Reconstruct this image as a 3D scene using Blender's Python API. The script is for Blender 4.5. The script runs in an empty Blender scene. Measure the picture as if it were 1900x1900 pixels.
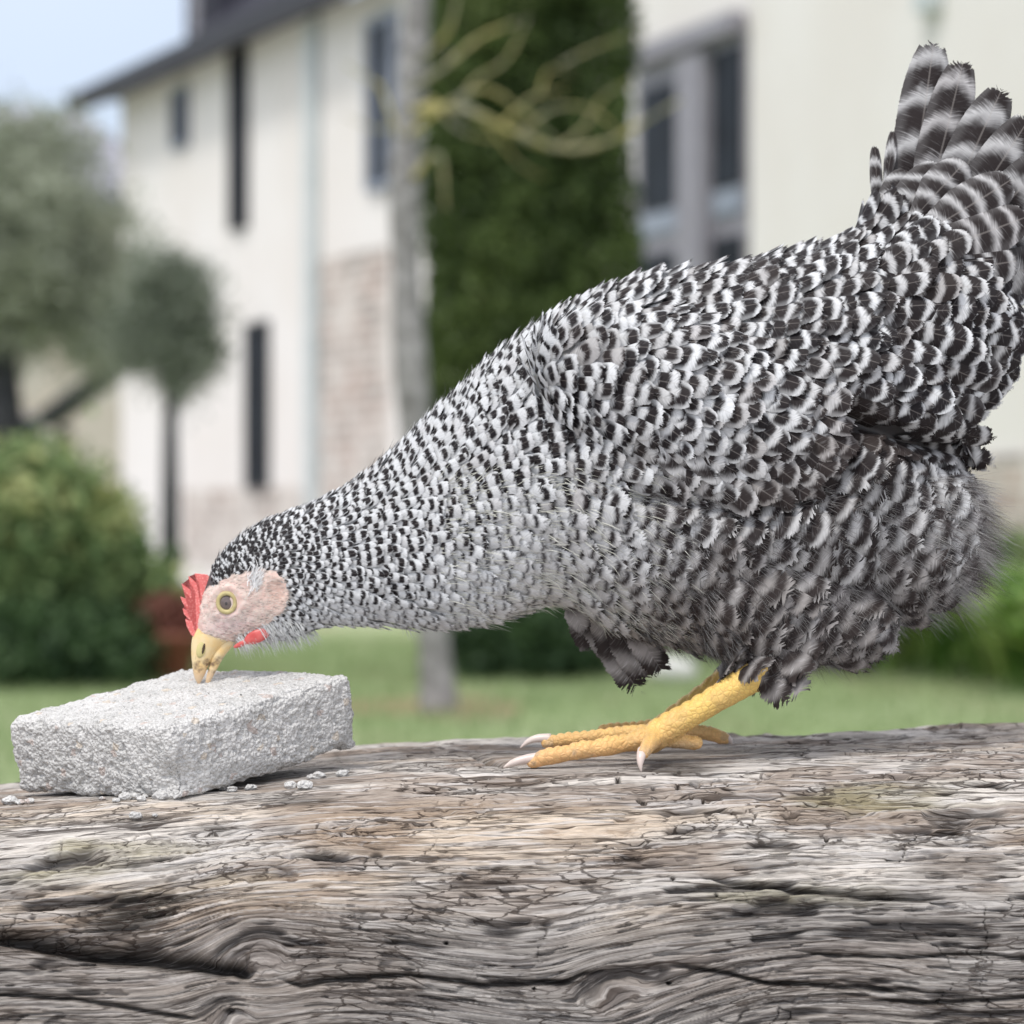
import bpy, bmesh, math, random
import numpy as np
from mathutils import Vector, Matrix
from mathutils.bvhtree import BVHTree

random.seed(7); rng = np.random.default_rng(7)
C = bpy.context.scene.collection
S = bpy.context.scene
R = math.radians

# ------------------------------------------------------------------ camera, light, exposure
CAM_Y = -1.5; F = 6000.0; GZ = -0.65
cam_d = bpy.data.cameras.new('camera'); cam = bpy.data.objects.new('camera', cam_d); C.objects.link(cam)
cam.location = (0, CAM_Y, 0); cam.rotation_euler = (R(90), 0, 0)
cam_d.sensor_width = 36; cam_d.lens = 36 * F / 1900
cam_d.clip_start = 0.05; cam_d.clip_end = 3000
cam_d.dof.use_dof = True; cam_d.dof.focus_distance = 1.440; cam_d.dof.aperture_fstop = 11.0
S.camera = cam

SUN_EL, SUN_AZ = 58, -32           # azimuth: 0 = behind the camera, negative = to the left
world = bpy.data.worlds.new('World'); S.world = world; world.use_nodes = True
wn = world.node_tree; wn.nodes.clear()
sky = wn.nodes.new('ShaderNodeTexSky'); sky.sky_type = 'NISHITA'; sky.sun_disc = False
sky.sun_elevation = R(SUN_EL); sky.sun_rotation = R(180 + SUN_AZ)
sky.air_density = 1.0; sky.dust_density = 1.5; sky.ozone_density = 1.0
bg = wn.nodes.new('ShaderNodeBackground'); bg.inputs[1].default_value = 0.112
wo = wn.nodes.new('ShaderNodeOutputWorld')
# thin high cloud over the Nishita sky
tc = wn.nodes.new('ShaderNodeTexCoord'); cn = wn.nodes.new('ShaderNodeTexNoise'); cn.inputs['Scale'].default_value = 2.2
cn.inputs['Detail'].default_value = 4
cr = wn.nodes.new('ShaderNodeMapRange'); cr.inputs[1].default_value = .3; cr.inputs[2].default_value = .7; cr.inputs[3].default_value = .55; cr.inputs[4].default_value = .9
mx = wn.nodes.new('ShaderNodeMix'); mx.data_type = 'RGBA'; pass
wn.links.new(tc.outputs['Generated'], cn.inputs['Vector']); wn.links.new(cn.outputs[0], cr.inputs[0])
wn.links.new(cr.outputs[0], mx.inputs[0]); wn.links.new(sky.outputs[0], mx.inputs[6])
sx3 = wn.nodes.new('ShaderNodeSeparateXYZ'); wn.links.new(tc.outputs['Generated'], sx3.inputs[0])
er = wn.nodes.new('ShaderNodeMapRange'); er.inputs[1].default_value = .08; er.inputs[2].default_value = .6; wn.links.new(sx3.outputs[2], er.inputs[0])
cm = wn.nodes.new('ShaderNodeMix'); cm.data_type = 'RGBA'; cm.inputs[6].default_value = (5.0, 5.6, 7.0, 1); cm.inputs[7].default_value = (10.9, 10.9, 11.2, 1)
wn.links.new(er.outputs[0], cm.inputs[0]); wn.links.new(cm.outputs[2], mx.inputs[7])
wn.links.new(mx.outputs[2], bg.inputs[0]); wn.links.new(bg.outputs[0], wo.inputs[0])

sl = bpy.data.lights.new('sun', 'SUN'); sl.energy = 1.8; sl.angle = R(11); sl.color = (1, .96, .9)
sun = bpy.data.objects.new('sun', sl); C.objects.link(sun)
sd = Vector((math.sin(R(SUN_AZ)) * math.cos(R(SUN_EL)), -math.cos(R(SUN_AZ)) * math.cos(R(SUN_EL)), math.sin(R(SUN_EL))))
sun.rotation_euler = sd.to_track_quat('Z', 'Y').to_euler(); sun.location = sd * 30

S.view_settings.view_transform = 'Standard'; S.view_settings.look = 'None'
S.view_settings.exposure = 0.43; S.view_settings.gamma = 1
S.cycles.max_bounces = 6; S.cycles.transparent_max_bounces = 24; S.cycles.diffuse_bounces = 3
S.cycles.use_denoising = True

# ------------------------------------------------------------------ helpers
def P(px, py, d):
    """point at distance d from the camera, that stands at photo position (px, py)"""
    return ((px - 950) / F * d, d + CAM_Y, (950 - py) / F * d)

def tag(o, label=None, cat=None, group=None, kind=None):
    if label: o['label'] = label
    if cat: o['category'] = cat
    if group: o['group'] = group
    if kind: o['kind'] = kind
    return o

def empty(name, loc, *a, **k):
    o = bpy.data.objects.new(name, None); C.objects.link(o); o.location = loc; o.empty_display_size = .05
    tag(o, *a, **k); return o

def link_mesh(name, me, mat, parent=None, smooth=True):
    o = bpy.data.objects.new(name, me); C.objects.link(o)
    if mat: me.materials.append(mat)
    if smooth and len(me.polygons): me.polygons.foreach_set('use_smooth', np.ones(len(me.polygons), bool))
    if parent:
        o.parent = parent; o.matrix_parent_inverse = Matrix.Translation(parent.location).inverted()
        if parent.parent: o.matrix_parent_inverse = Matrix.Identity(4)
    return o

def np_mesh(name, V, Fq):
    """fast mesh from an (n,3) array and an (m,k) face array"""
    V = np.asarray(V, np.float32); Fq = np.asarray(Fq, np.int32)
    me = bpy.data.meshes.new(name); n, k = Fq.shape
    me.vertices.add(len(V)); me.vertices.foreach_set('co', V.ravel())
    me.loops.add(n * k); me.loops.foreach_set('vertex_index', Fq.ravel())
    me.polygons.add(n); me.polygons.foreach_set('loop_start', np.arange(0, n * k, k, dtype=np.int32))
    me.update(calc_edges=True); return me

def grid_faces(nr, nc, wrap=False):
    r = np.arange(nr - 1)[:, None]; c = np.arange(nc if wrap else nc - 1)[None, :]; c2 = (c + 1) % nc
    return np.stack([r * nc + c, r * nc + c2, (r + 1) * nc + c2, (r + 1) * nc + c], -1).reshape(-1, 4)

def attr(me, name, arr):
    a = me.attributes.new(name, 'FLOAT', 'POINT'); a.data.foreach_set('value', np.asarray(arr, np.float32).ravel())
def cattr(me, name, rgb):
    a = me.color_attributes.new(name, 'FLOAT_COLOR', 'POINT')
    c = np.ones((len(rgb), 4), np.float32); c[:, :3] = rgb; a.data.foreach_set('color', c.ravel())
def uvs(me, name, uv):
    l = me.uv_layers.new(name=name); idx = np.empty(len(me.loops), np.int32); me.loops.foreach_get('vertex_index', idx)
    l.data.foreach_set('uv', np.asarray(uv, np.float32)[idx].ravel())

def _h(i, j, k, s):
    h = (i * 374761393 + j * 668265263 + k * 2147483647 + s * 1274126177) & 0xffffffff
    h = ((h ^ (h >> 13)) * 1274126177) & 0xffffffff
    h = ((h ^ (h >> 15)) * 2246822519) & 0xffffffff
    return ((h ^ (h >> 16)) & 0xffffff) / float(0xffffff)
def vn(x, y, z=0.0, s=0):
    x, y, z = np.broadcast_arrays(np.asarray(x, float), y, z)
    i, j, k = (np.floor(a).astype(np.int64) for a in (x, y, z))
    fx, fy, fz = x - i, y - j, z - k
    fx, fy, fz = (t * t * t * (t * (t * 6 - 15) + 10) for t in (fx, fy, fz))
    def L(a, b, t): return a + (b - a) * t
    r = []
    for dk in ((0, 1) if np.any(fz) else (0,)):
        r.append(L(L(_h(i, j, k + dk, s), _h(i + 1, j, k + dk, s), fx), L(_h(i, j + 1, k + dk, s), _h(i + 1, j + 1, k + dk, s), fx), fy))
    return r[0] if len(r) == 1 else L(r[0], r[1], fz)
def fbm(x, y, z=0.0, o=4, s=0, g=.5):
    t = 0; a = 1; n = 0
    for q in range(o):
        t = t + a * vn(x * 2 ** q + 17.3 * q, y * 2 ** q + 5.1 * q, z * 2 ** q, s + q); n += a; a *= g
    return t / n
def ss(a, b, x):
    t = np.clip((x - a) / (b - a), 0, 1); return t * t * (3 - 2 * t)

class G:   # tiny node graph helper
    def __init__(s, name):
        s.m = bpy.data.materials.new(name); s.m.use_nodes = True; s.t = s.m.node_tree; s.t.nodes.clear()
        s.out = s.n('ShaderNodeOutputMaterial'); s.p = s.n('ShaderNodeBsdfPrincipled'); s.l(s.p.outputs[0], s.out.inputs[0])
    def n(s, typ, **k):
        x = s.t.nodes.new(typ)
        for a, b in k.items(): setattr(x, a, b)
        return x
    def l(s, a, b): s.t.links.new(a, b)
    def put(s, sock, v):
        if isinstance(v, bpy.types.NodeSocket): s.l(v, sock)
        else: sock.default_value = v
    def math(s, op, a, b=0.0, c=0.0, clamp=False):
        x = s.n('ShaderNodeMath', operation=op, use_clamp=clamp)
        for i, v in enumerate((a, b, c)): s.put(x.inputs[i], v)
        return x.outputs[0]
    def ss(s, lo, hi, v, a=0.0, b=1.0):
        x = s.n('ShaderNodeMapRange', interpolation_type='SMOOTHSTEP')
        for i, q in enumerate((v, lo, hi, a, b)): s.put(x.inputs[i], q)
        return x.outputs[0]
    def mix(s, f, a, b, mode='MIX'):
        x = s.n('ShaderNodeMix', data_type='RGBA', blend_type=mode)
        s.put(x.inputs[0], f); s.put(x.inputs[6], a if isinstance(a, bpy.types.NodeSocket) else (*a, 1)); s.put(x.inputs[7], b if isinstance(b, bpy.types.NodeSocket) else (*b, 1))
        return x.outputs[2]
    def noise(s, vec, scale, detail=3, rough=.55, dist=0.0):
        x = s.n('ShaderNodeTexNoise'); x.inputs['Scale'].default_value = scale; x.inputs['Detail'].default_value = detail
        x.inputs['Roughness'].default_value = rough; x.inputs['Distortion'].default_value = dist
        if vec is not None: s.l(vec, x.inputs['Vector'])
        return x.outputs[0]
    def vor(s, vec, scale, feat='F1', out=0):
        x = s.n('ShaderNodeTexVoronoi', feature=feat); x.inputs['Scale'].default_value = scale; s.l(vec, x.inputs['Vector']); return x.outputs[out]
    def xyz(s, x=0.0, y=0.0, z=0.0):
        c = s.n('ShaderNodeCombineXYZ')
        for i, v in enumerate((x, y, z)): s.put(c.inputs[i], v)
        return c.outputs[0]
    def sep(s, v):
        c = s.n('ShaderNodeSeparateXYZ'); s.l(v, c.inputs[0]); return c.outputs
    def obj(s): return s.n('ShaderNodeTexCoord').outputs['Object']
    def at(s, name, o='Fac'):
        return s.n('ShaderNodeAttribute', attribute_name=name).outputs[o]
    def uv(s, name): return s.n('ShaderNodeUVMap', uv_map=name).outputs[0]
    def bump(s, h, strength=.5, dist=.001, nrm=None):
        b = s.n('ShaderNodeBump'); b.inputs['Strength'].default_value = strength; b.inputs['Distance'].default_value = dist; s.l(h, b.inputs['Height'])
        if nrm is not None: s.l(nrm, b.inputs['Normal'])
        s.l(b.outputs[0], s.p.inputs['Normal']); return b.outputs[0]
    def base(s, c, rough=.7, spec=.3):
        s.put(s.p.inputs['Base Color'], c if isinstance(c, bpy.types.NodeSocket) else (*c, 1)); s.put(s.p.inputs['Roughness'], rough)
        s.p.inputs['Specular IOR Level'].default_value = spec; return s.m

def simple(name, a, b, scale=8, rough=.7, spec=.3, bump=0, bd=.002):
    g = G(name); nz = g.noise(g.obj(), scale, 4); col = g.mix(g.ss(.3, .7, nz), a, b); g.base(col, rough, spec)
    if bump: g.bump(nz, bump, bd)
    return g.m

# ------------------------------------------------------------------ background materials
def plaster_mat():
    g = G('plaster'); o = g.obj(); n1 = g.noise(o, .7, 4); n2 = g.noise(o, 14, 3)
    c = g.mix(g.ss(.35, .65, n1), (.715, .68, .65), (.75, .725, .705)); c = g.mix(g.math('MULTIPLY', n2, .12), c, (.5, .46, .42))
    g.base(c, .9, .1); g.bump(n2, .3, .01); return g.m
def stone_mat():
    g = G('stone'); o = g.obj(); x = g.n('ShaderNodeTexBrick'); g.l(g.xyz(g.math('ADD', g.sep(o)[0], g.sep(o)[1]), g.sep(o)[2], 0.0), x.inputs[0])
    x.inputs['Scale'].default_value = 1; x.inputs['Brick Width'].default_value = .3; x.inputs['Row Height'].default_value = .13; x.inputs['Mortar Size'].default_value = .018
    x.inputs['Color1'].default_value = (.40, .30, .26, 1); x.inputs['Color2'].default_value = (.30, .27, .25, 1); x.inputs['Mortar'].default_value = (.55, .51, .47, 1)
    n = g.noise(o, 2.2, 4, .65); c = g.mix(g.ss(.42, .60, n), x.outputs[0], (.60, .56, .52)); g.base(c, .9, .1); g.bump(x.outputs[1], -.6, .02); return g.m
M = {}
M['plaster'] = plaster_mat(); M['stone'] = stone_mat()
M['slate'] = simple('slate', (.03, .03, .042), (.055, .055, .072), 6, .8, .12)
M['fascia'] = simple('fascia_paint', (.014, .013, .016), (.025, .023, .027), 5, .5)
M['darkglass'] = simple('dark_glass', (.008, .01, .014), (.020, .025, .034), 2, .5, .1)
M['bluegrey'] = simple('blue_grey_paint', (.22, .25, .31), (.27, .30, .36), 4, .5)
M['lilac'] = simple('lilac_grey_paint', (.23, .22, .25), (.28, .27, .30), 4, .5)
M['pipe'] = simple('zinc_pipe', (.46, .5, .5), (.55, .58, .58), 4, .4)
M['lavender_roof'] = simple('lavender_slate', (.26, .26, .32), (.34, .33, .39), .8, .6)
M['peach'] = simple('peach_plaster', (.60, .50, .42), (.68, .62, .56), .6, .9, .1)
M['bark_grey'] = simple('grey_bark', (.14, .135, .13), (.32, .31, .31), 22, .9, .1, .6, .01)
M['bark_dark'] = simple('dark_bark', (.03, .032, .035), (.075, .075, .08), 14, .9, .1, .6, .01)
M['lichen'] = simple('lichen_bark', (.36, .32, .13), (.22, .22, .17), 9, .9, .1, .5, .004)
M['terracotta'] = simple('terracotta', (.22, .085, .06), (.30, .13, .09), 20, .8, .1)
M['soil'] = simple('soil', (.05, .035, .03), (.10, .075, .06), 18, .95, .1, .8, .02)
M['gravel'] = simple('gravel', (.48, .46, .44), (.62, .60, .58), 60, .95, .1, .8, .01)
M['palestone'] = simple('pale_stone', (.5, .5, .48), (.66, .65, .62), 20, .9, .1, .5, .01)

def leaf_mat(name, a, b, c3=None, tr=.25):
    g = G(name); t = g.at('tint'); c = g.mix(g.ss(0., 1., t), a, b)
    if c3: c = g.mix(g.ss(.8, 1., t), c, c3)
    g.base(c, .55, .25); tl = g.n('ShaderNodeBsdfTranslucent'); g.l(c, tl.inputs[0]); ms = g.n('ShaderNodeMixShader'); ms.inputs[0].default_value = tr
    g.l(g.p.outputs[0], ms.inputs[1]); g.l(tl.outputs[0], ms.inputs[2]); g.l(ms.outputs[0], g.out.inputs[0]); return g.m
M['olive'] = leaf_mat('olive_leaves', (.24, .27, .19), (.44, .47, .38))
M['olive2'] = leaf_mat('dark_olive_leaves', (.14, .17, .125), (.28, .31, .25))
M['yew'] = leaf_mat('conifer_needles', (.038, .064, .018), (.12, .17, .05), (.20, .24, .09))
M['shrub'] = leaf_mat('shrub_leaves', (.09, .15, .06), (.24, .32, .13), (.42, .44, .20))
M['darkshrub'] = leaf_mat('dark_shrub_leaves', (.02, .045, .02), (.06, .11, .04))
M['strap'] = leaf_mat('strap_leaves', (.10, .22, .04), (.42, .56, .16), (.6, .66, .34))
M['reed'] = leaf_mat('reddish_leaves', (.16, .05, .04), (.26, .12, .09))

def lawn_mat():
    g = G('lawn'); o = g.obj(); n1 = g.noise(o, .9, 4); n2 = g.noise(o, 30, 3); n3 = g.noise(o, 2.1, 3)
    c = g.mix(n2, (.20, .27, .12), (.34, .40, .22)); c = g.mix(g.ss(.45, .7, n1), c, (.36, .40, .25)); c = g.mix(g.ss(.56, .68, n3), c, (.30, .235, .165))
    g.base(c, .9, .1); g.bump(n2, .8, .03); return g.m
M['lawn'] = lawn_mat()

# ------------------------------------------------------------------ setting
def quad(name, pts, mat, **k):
    me = bpy.data.meshes.new(name); me.from_pydata(pts, [], [tuple(range(len(pts)))]); o = link_mesh(name, me, mat, smooth=False); return o
tag(quad('lawn', [(-900, -60, GZ), (900, -60, GZ), (900, 1500, GZ), (-900, 1500, GZ)], M['lawn']), kind='structure')
tag(quad('gravel_path', [(-14, 27, GZ + .004), (4, 20.5, GZ + .004), (4, 29, GZ + .004), (-2.0, 35, GZ + .004), (-5, 41, GZ + .004), (-14, 44, GZ + .004)], M['gravel']), kind='structure')
tag(quad('added_bounce_gravel', [(-30, -30, GZ + .004), (30, -30, GZ + .004), (30, 4.5, GZ + .004), (-30, 4.5, GZ + .004)], M['gravel']), kind='structure')  # unseen gravel, added to bounce neutral light up under hen and beam
tag(quad('bare_soil_patch', [(-.56, 8.9, GZ + .006), (-.2, 8.72, GZ + .006), (.02, 8.85, GZ + .006), (.05, 9.3, GZ + .006), (-.15, 9.75, GZ + .006), (-.45, 9.6, GZ + .006), (-.6, 9.3, GZ + .006)], simple('dry_soil', (.30, .19, .12), (.40, .28, .20), 12, .95, .1)), kind='structure')
tag(quad('flower_bed', [(.9, 10.95, GZ + .004), (2.9, 10.6, GZ + .004), (4.5, 13.5, GZ + .004), (1.2, 15.5, GZ + .004)], M['soil']), kind='structure')

def box_on(parent, name, a, u, w, h, t, mat, off=0., sub=False):
    """box with its base corner a, running w along the unit ground vector u, h up and t thick towards the camera side"""
    n = Vector((u[1], -u[0], 0)); u = Vector(u); a = Vector(a) + n * off
    bm = bmesh.new(); vs = []
    for k in (0, 1):
        for z in (0, 1):
            for x in (0, 1): vs.append(bm.verts.new(a + u * (w * x) + Vector((0, 0, h * z)) + n * (t * k)))
    for f in ((0, 1, 3, 2), (4, 6, 7, 5), (0, 4, 5, 1), (2, 3, 7, 6), (0, 2, 6, 4), (1, 5, 7, 3)): bm.faces.new([vs[i] for i in f])
    bmesh.ops.recalc_face_normals(bm, faces=bm.faces)
    me = bpy.data.meshes.new(name); bm.to_mesh(me); bm.free()
    o = bpy.data.objects.new(name, me); C.objects.link(o); me.materials.append(mat)
    if parent is not None:
        o.parent = parent
        q = parent.location if parent.parent is None else parent.parent.location
        o.matrix_parent_inverse = Matrix.Translation(-Vector(q)) if parent.parent is None else Matrix.Identity(4)
    return o

class Wall:
    """vertical wall plane through two photo columns at two distances"""
    def __init__(s, x0, d0, x1, d1):
        s.A = Vector(P(x0, 950, d0)); s.B = Vector(P(x1, 950, d1)); s.u = (s.B - s.A).normalized(); s.len = (s.B - s.A).length
    def t(s, px):   # metres along the wall where photo column px meets it
        k = (px - 950) / F; A, u = s.A, s.u
        return (k * (A.y - CAM_Y) - A.x) / (u.x - k * u.y)
    def at(s, px, py):
        t = s.t(px); p = s.A + s.u * t; return t, (950 - py) / F * (p.y - CAM_Y)
def window_on(b, W, x0, x1, y0, y1, frame, glass, bars=(), fw=.06, name='window'):
    """recessed glazing with a proud frame; y0 / y1 are measured in the middle of the opening"""
    ta, tb = W.t(x0), W.t(x1); _, z1 = W.at((x0 + x1) / 2, y0); _, z0 = W.at((x0 + x1) / 2, y1)
    o = W.A + W.u * ta; o = Vector((o.x, o.y, z0)); w = tb - ta; h = z1 - z0
    win = box_on(b, name, o, W.u, w, h, .02, glass, .004)
    for q in ((0, 0, w, fw), (0, h - fw, w, fw), (0, fw, fw, h - 2 * fw), (w - fw, fw, fw, h - 2 * fw)):
        box_on(win, 'frame', o + W.u * q[0] + Vector((0, 0, q[1])), W.u, q[2], q[3], .07, frame, .006)
    for f in bars: box_on(win, 'glazing_bar', o + W.u * (w * f - .03) + Vector((0, 0, fw)), W.u, .06, h - 2 * fw, .05, frame, .006)
    return win

# left wing of the house: long wall that runs away from the camera
WL = Wall(225, 42, 748, 32.36)
bl = empty('plastered_house', (WL.A.x, WL.A.y, GZ), 'white plastered long house with dark slate roof and narrow windows, left of the grey trunk', 'house')
eave = 950 / F * 34
nrm_l = Vector((WL.u.y, -WL.u.x, 0))
box_on(bl, 'wall', (WL.A.x, WL.A.y, GZ), WL.u, WL.len, eave - GZ, .3, M['plaster'], -.3)
def prism(parent, name, pts_a, pts_b, mat):
    n = len(pts_a); me = bpy.data.meshes.new(name)
    f = [tuple(range(n)), tuple(range(2 * n - 1, n - 1, -1))] + [(i, n + i, n + (i + 1) % n, (i + 1) % n) for i in range(n)]
    me.from_pydata([tuple(p) for p in pts_a] + [tuple(p) for p in pts_b], [], f)
    bm = bmesh.new(); bm.from_mesh(me); bmesh.ops.recalc_face_normals(bm, faces=bm.faces); bm.to_mesh(me); bm.free()
    o = bpy.data.objects.new(name, me); C.objects.link(o); me.materials.append(mat)
    if parent is not None: o.parent = parent; o.matrix_parent_inverse = Matrix.Translation(-Vector(parent.location))
    return o
def roof(parent, W, t0, t1, z, rise, run, over, mat, edge):
    n = Vector((W.u.y, -W.u.x, 0)); a = W.A + W.u * t0; b = W.A + W.u * t1
    prof = [(over, -.05), (over, .12), (-run, rise + .12), (-run, rise - .05)]
    r = prism(parent, 'roof', [a + n * x + Vector((0, 0, z + h)) for x, h in prof], [b + n * x + Vector((0, 0, z + h)) for x, h in prof], mat)
    a2 = a + W.u * .0; g = prism(r, 'fascia', [a2 + n * x + Vector((0, 0, z + h)) for x, h in ((over + .003, -.16), (over + .12, -.16), (over + .12, .10), (over + .003, .10))],
        [b + n * x + Vector((0, 0, z + h)) for x, h in ((over + .003, -.16), (over + .12, -.16), (over + .12, .10), (over + .003, .10))], edge)
    g.matrix_parent_inverse = Matrix.Identity(4); r.matrix_parent_inverse = Matrix.Translation(-Vector(parent.location)); 
    return r
roof(bl, WL, WL.t(380), WL.len + .2, eave + .02, 3.4, 3.6, .35, M['slate'], M['fascia'])
roof(bl, WL, -1.0, WL.t(380) - .01, eave + .02, .25, .9, .35, M['slate'], M['fascia'])
# end gable wall closing the block, chimney block at the far end of the roof
box_on(bl, 'gable_wall', (WL.B.x, WL.B.y, GZ), (-nrm_l.x, -nrm_l.y, 0), 4, eave - GZ, .25, M['plaster'], 0)
t_ch = WL.t(352)
chp = WL.A + WL.u * t_ch - nrm_l * .1
dm = box_on(bl, 'dormer', (chp.x, chp.y, eave + .14), WL.u, 1.3, 2.4, 1.6, M['slate'], -1.45)
box_on(dm, 'corner_trim', Vector((chp.x, chp.y, eave + .16)) + WL.u * .30, WL.u, .28, 2.3, .03, M['lilac'], .153)
window_on(bl, WL, 325, 352, 165, 275, M['bluegrey'], M['darkglass'], fw=.05)
window_on(bl, WL, 433, 462, 92, 425, M['fascia'], M['darkglass'], fw=.08)
window_on(bl, WL, 464, 501, 598, 907, M['fascia'], M['darkglass'], fw=.05)
window_on(bl, WL, 688, 741, 30, 350, M['bluegrey'], M['darkglass'], bars=(.5,), fw=.07)
tp, _ = WL.at(578, 0); pp = WL.A + WL.u * tp
box_on(bl, 'downpipe', (pp.x, pp.y, GZ), WL.u, .30, eave - GZ - .1, .09, M['pipe'], .01)
for x0, x1, y0 in ((600, 722, 470), (345, 590, 905)):
    ta, tb = WL.t(x0), WL.t(x1); _, z1 = WL.at((x0 + x1) / 2, y0); o = WL.A + WL.u * ta
    box_on(bl, 'stone_base', (o.x, o.y, GZ), WL.u, tb - ta, z1 - GZ, .03, M['stone'], .003)

# right house
WR = Wall(1172, 24.3, 1990, 17.8)
br = empty('cream_house', (WR.A.x, WR.A.y, GZ), 'cream rendered house wall with a tall grey window bay, behind the tail of the hen', 'house')
box_on(br, 'wall', (WR.A.x, WR.A.y, GZ), WR.u, WR.len, 6.2, .3, M['plaster'], -.3)
box_on(br, 'gable_wall', (WR.A.x, WR.A.y, GZ), (-WR.u.y, WR.u.x, 0), 4, 6.2, .25, M['plaster'], -.25)
o = WR.A + WR.u * WR.t(1400)
box_on(br, 'stone_base', (o.x, o.y, GZ), WR.u, WR.len - WR.t(1400), .98, .03, M['stone'], .003)
# window bay: frame, mullions, transom, panes
tw0, tw1 = WR.t(1186), WR.t(1392); _, zt = WR.at(1290, 90); zb = .62
o = WR.A + WR.u * tw0; o = Vector((o.x, o.y, 0)); wW = tw1 - tw0
wb = box_on(br, 'window', o + Vector((0, 0, zb)), WR.u, wW, zt - zb, .02, M['lilac'], .004)
def panel(x0, x1, y0, y1, mat, nm, t=.03, off=.026):
    ta, tb = WR.t(x0), WR.t(x1); _, z1 = WR.at((x0 + x1) / 2, y0); _, z0 = WR.at((x0 + x1) / 2, y1); q = WR.A + WR.u * ta
    return box_on(wb, nm, (q.x, q.y, z0), WR.u, tb - ta, z1 - z0, t, mat, off)
panel(1202, 1280, 158, 385, M['darkglass'], 'pane'); panel(1336, 1385, 92, 345, M['darkglass'], 'pane')
panel(1202, 1280, 392, 432, M['bluegrey'], 'sill'); panel(1336, 1385, 352, 398, M['bluegrey'], 'sill')
panel(1202, 1280, 470, 640, M['darkglass'], 'pane'); panel(1336, 1385, 440, 640, M['darkglass'], 'pane')
panel(1186, 1390, 60, 95, M['lilac'], 'lintel', .12, .024); panel(1284, 1330, 105, 640, M['lilac'], 'mullion', .10, .024)
q = WR.A + WR.u * WR.t(1722); box_on(br, 'downpipe', (q.x, q.y, 3.0), WR.u, .22, 2.5, .09, M['pipe'], .01)

# far house at the left
WF = Wall(-420, 55, 330, 62)
bf = empty('distant_house', (WF.A.x, WF.A.y, GZ), 'distant peach walled house with lavender grey roof behind the olive tree at the far left', 'house')
box_on(bf, 'wall', (WF.A.x, WF.A.y, GZ), WF.u, WF.len, 6.4, .3, M['peach'], -.3)
roof(bf, WF, -.5, WF.len + .3, 6.4 + GZ, 2.0, 3.0, .4, M['lavender_roof'], M['lilac'])
window_on(bf, WF, 30, 75, 770, 850, M['lilac'], M['darkglass'], fw=.1)
for i in range(1):
    a = Vector(P(70, 790, 50)); b = Vector(P(205, 690, 50))
    pr = prism(None, 'sloping_canopy', [a, a + Vector((0, 2, 0)), a + Vector((0, 2, .22)), a + Vector((0, 0, .22))], [b, b + Vector((0, 2, 0)), b + Vector((0, 2, .22)), b + Vector((0, 0, .22))], M['bark_dark'])
    pr.parent = bf; pr.matrix_parent_inverse = Matrix.Translation(-Vector(bf.location)); pr.name = 'canopy'
box_on(bf, 'canopy_post', (a.x + .2, a.y + 1, GZ), (1, 0, 0), .2, a.z - GZ, .2, M['bark_dark'])

# ------------------------------------------------------------------ trees and plants
def tube(pts, rad, seg=10, close=True):
    pts = [Vector(p) for p in pts]; V = []; n = len(pts)
    up = Vector((0, 1, 0.01))
    for i, p in enumerate(pts):
        t = (pts[min(i + 1, n - 1)] - pts[max(i - 1, 0)]).normalized(); a = t.cross(up)
        if a.length < 1e-3: a = t.cross(Vector((1, 0, 0)))
        a.normalize(); b = t.cross(a)
        for k in range(seg):
            th = 2 * math.pi * k / seg; V.append(p + (a * math.cos(th) + b * math.sin(th)) * rad[i])
    Fc = [tuple(f) for f in grid_faces(n, seg, True)]
    if close: Fc += [tuple(range(seg - 1, -1, -1)), tuple(range((n - 1) * seg, n * seg))]
    return V, Fc
def join(parts):
    V = []; Fc = []
    for v, f in parts:
        o = len(V); V += [tuple(x) for x in v]; Fc += [tuple(i + o for i in q) for q in f]
    return V, Fc
def mesh_obj(name, vf, mat, parent=None, smooth=True):
    me = bpy.data.meshes.new(name); me.from_pydata([tuple(v) for v in vf[0]], [], vf[1]); return link_mesh(name, me, mat, parent, smooth)
def spl(pts, n):
    pts = np.array(pts, float); m = len(pts); out = []
    for t in np.linspace(0, m - 1 - 1e-9, n):
        i = int(t); f = t - i; p0, p1, p2, p3 = (pts[min(max(j, 0), m - 1)] for j in (i - 1, i, i + 1, i + 2))
        out.append(.5 * ((2 * p1) + (-p0 + p2) * f + (2 * p0 - 5 * p1 + 4 * p2 - p3) * f ** 2 + (-p0 + 3 * p1 - 3 * p2 + p3) * f ** 3))
    return np.array(out)

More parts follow.
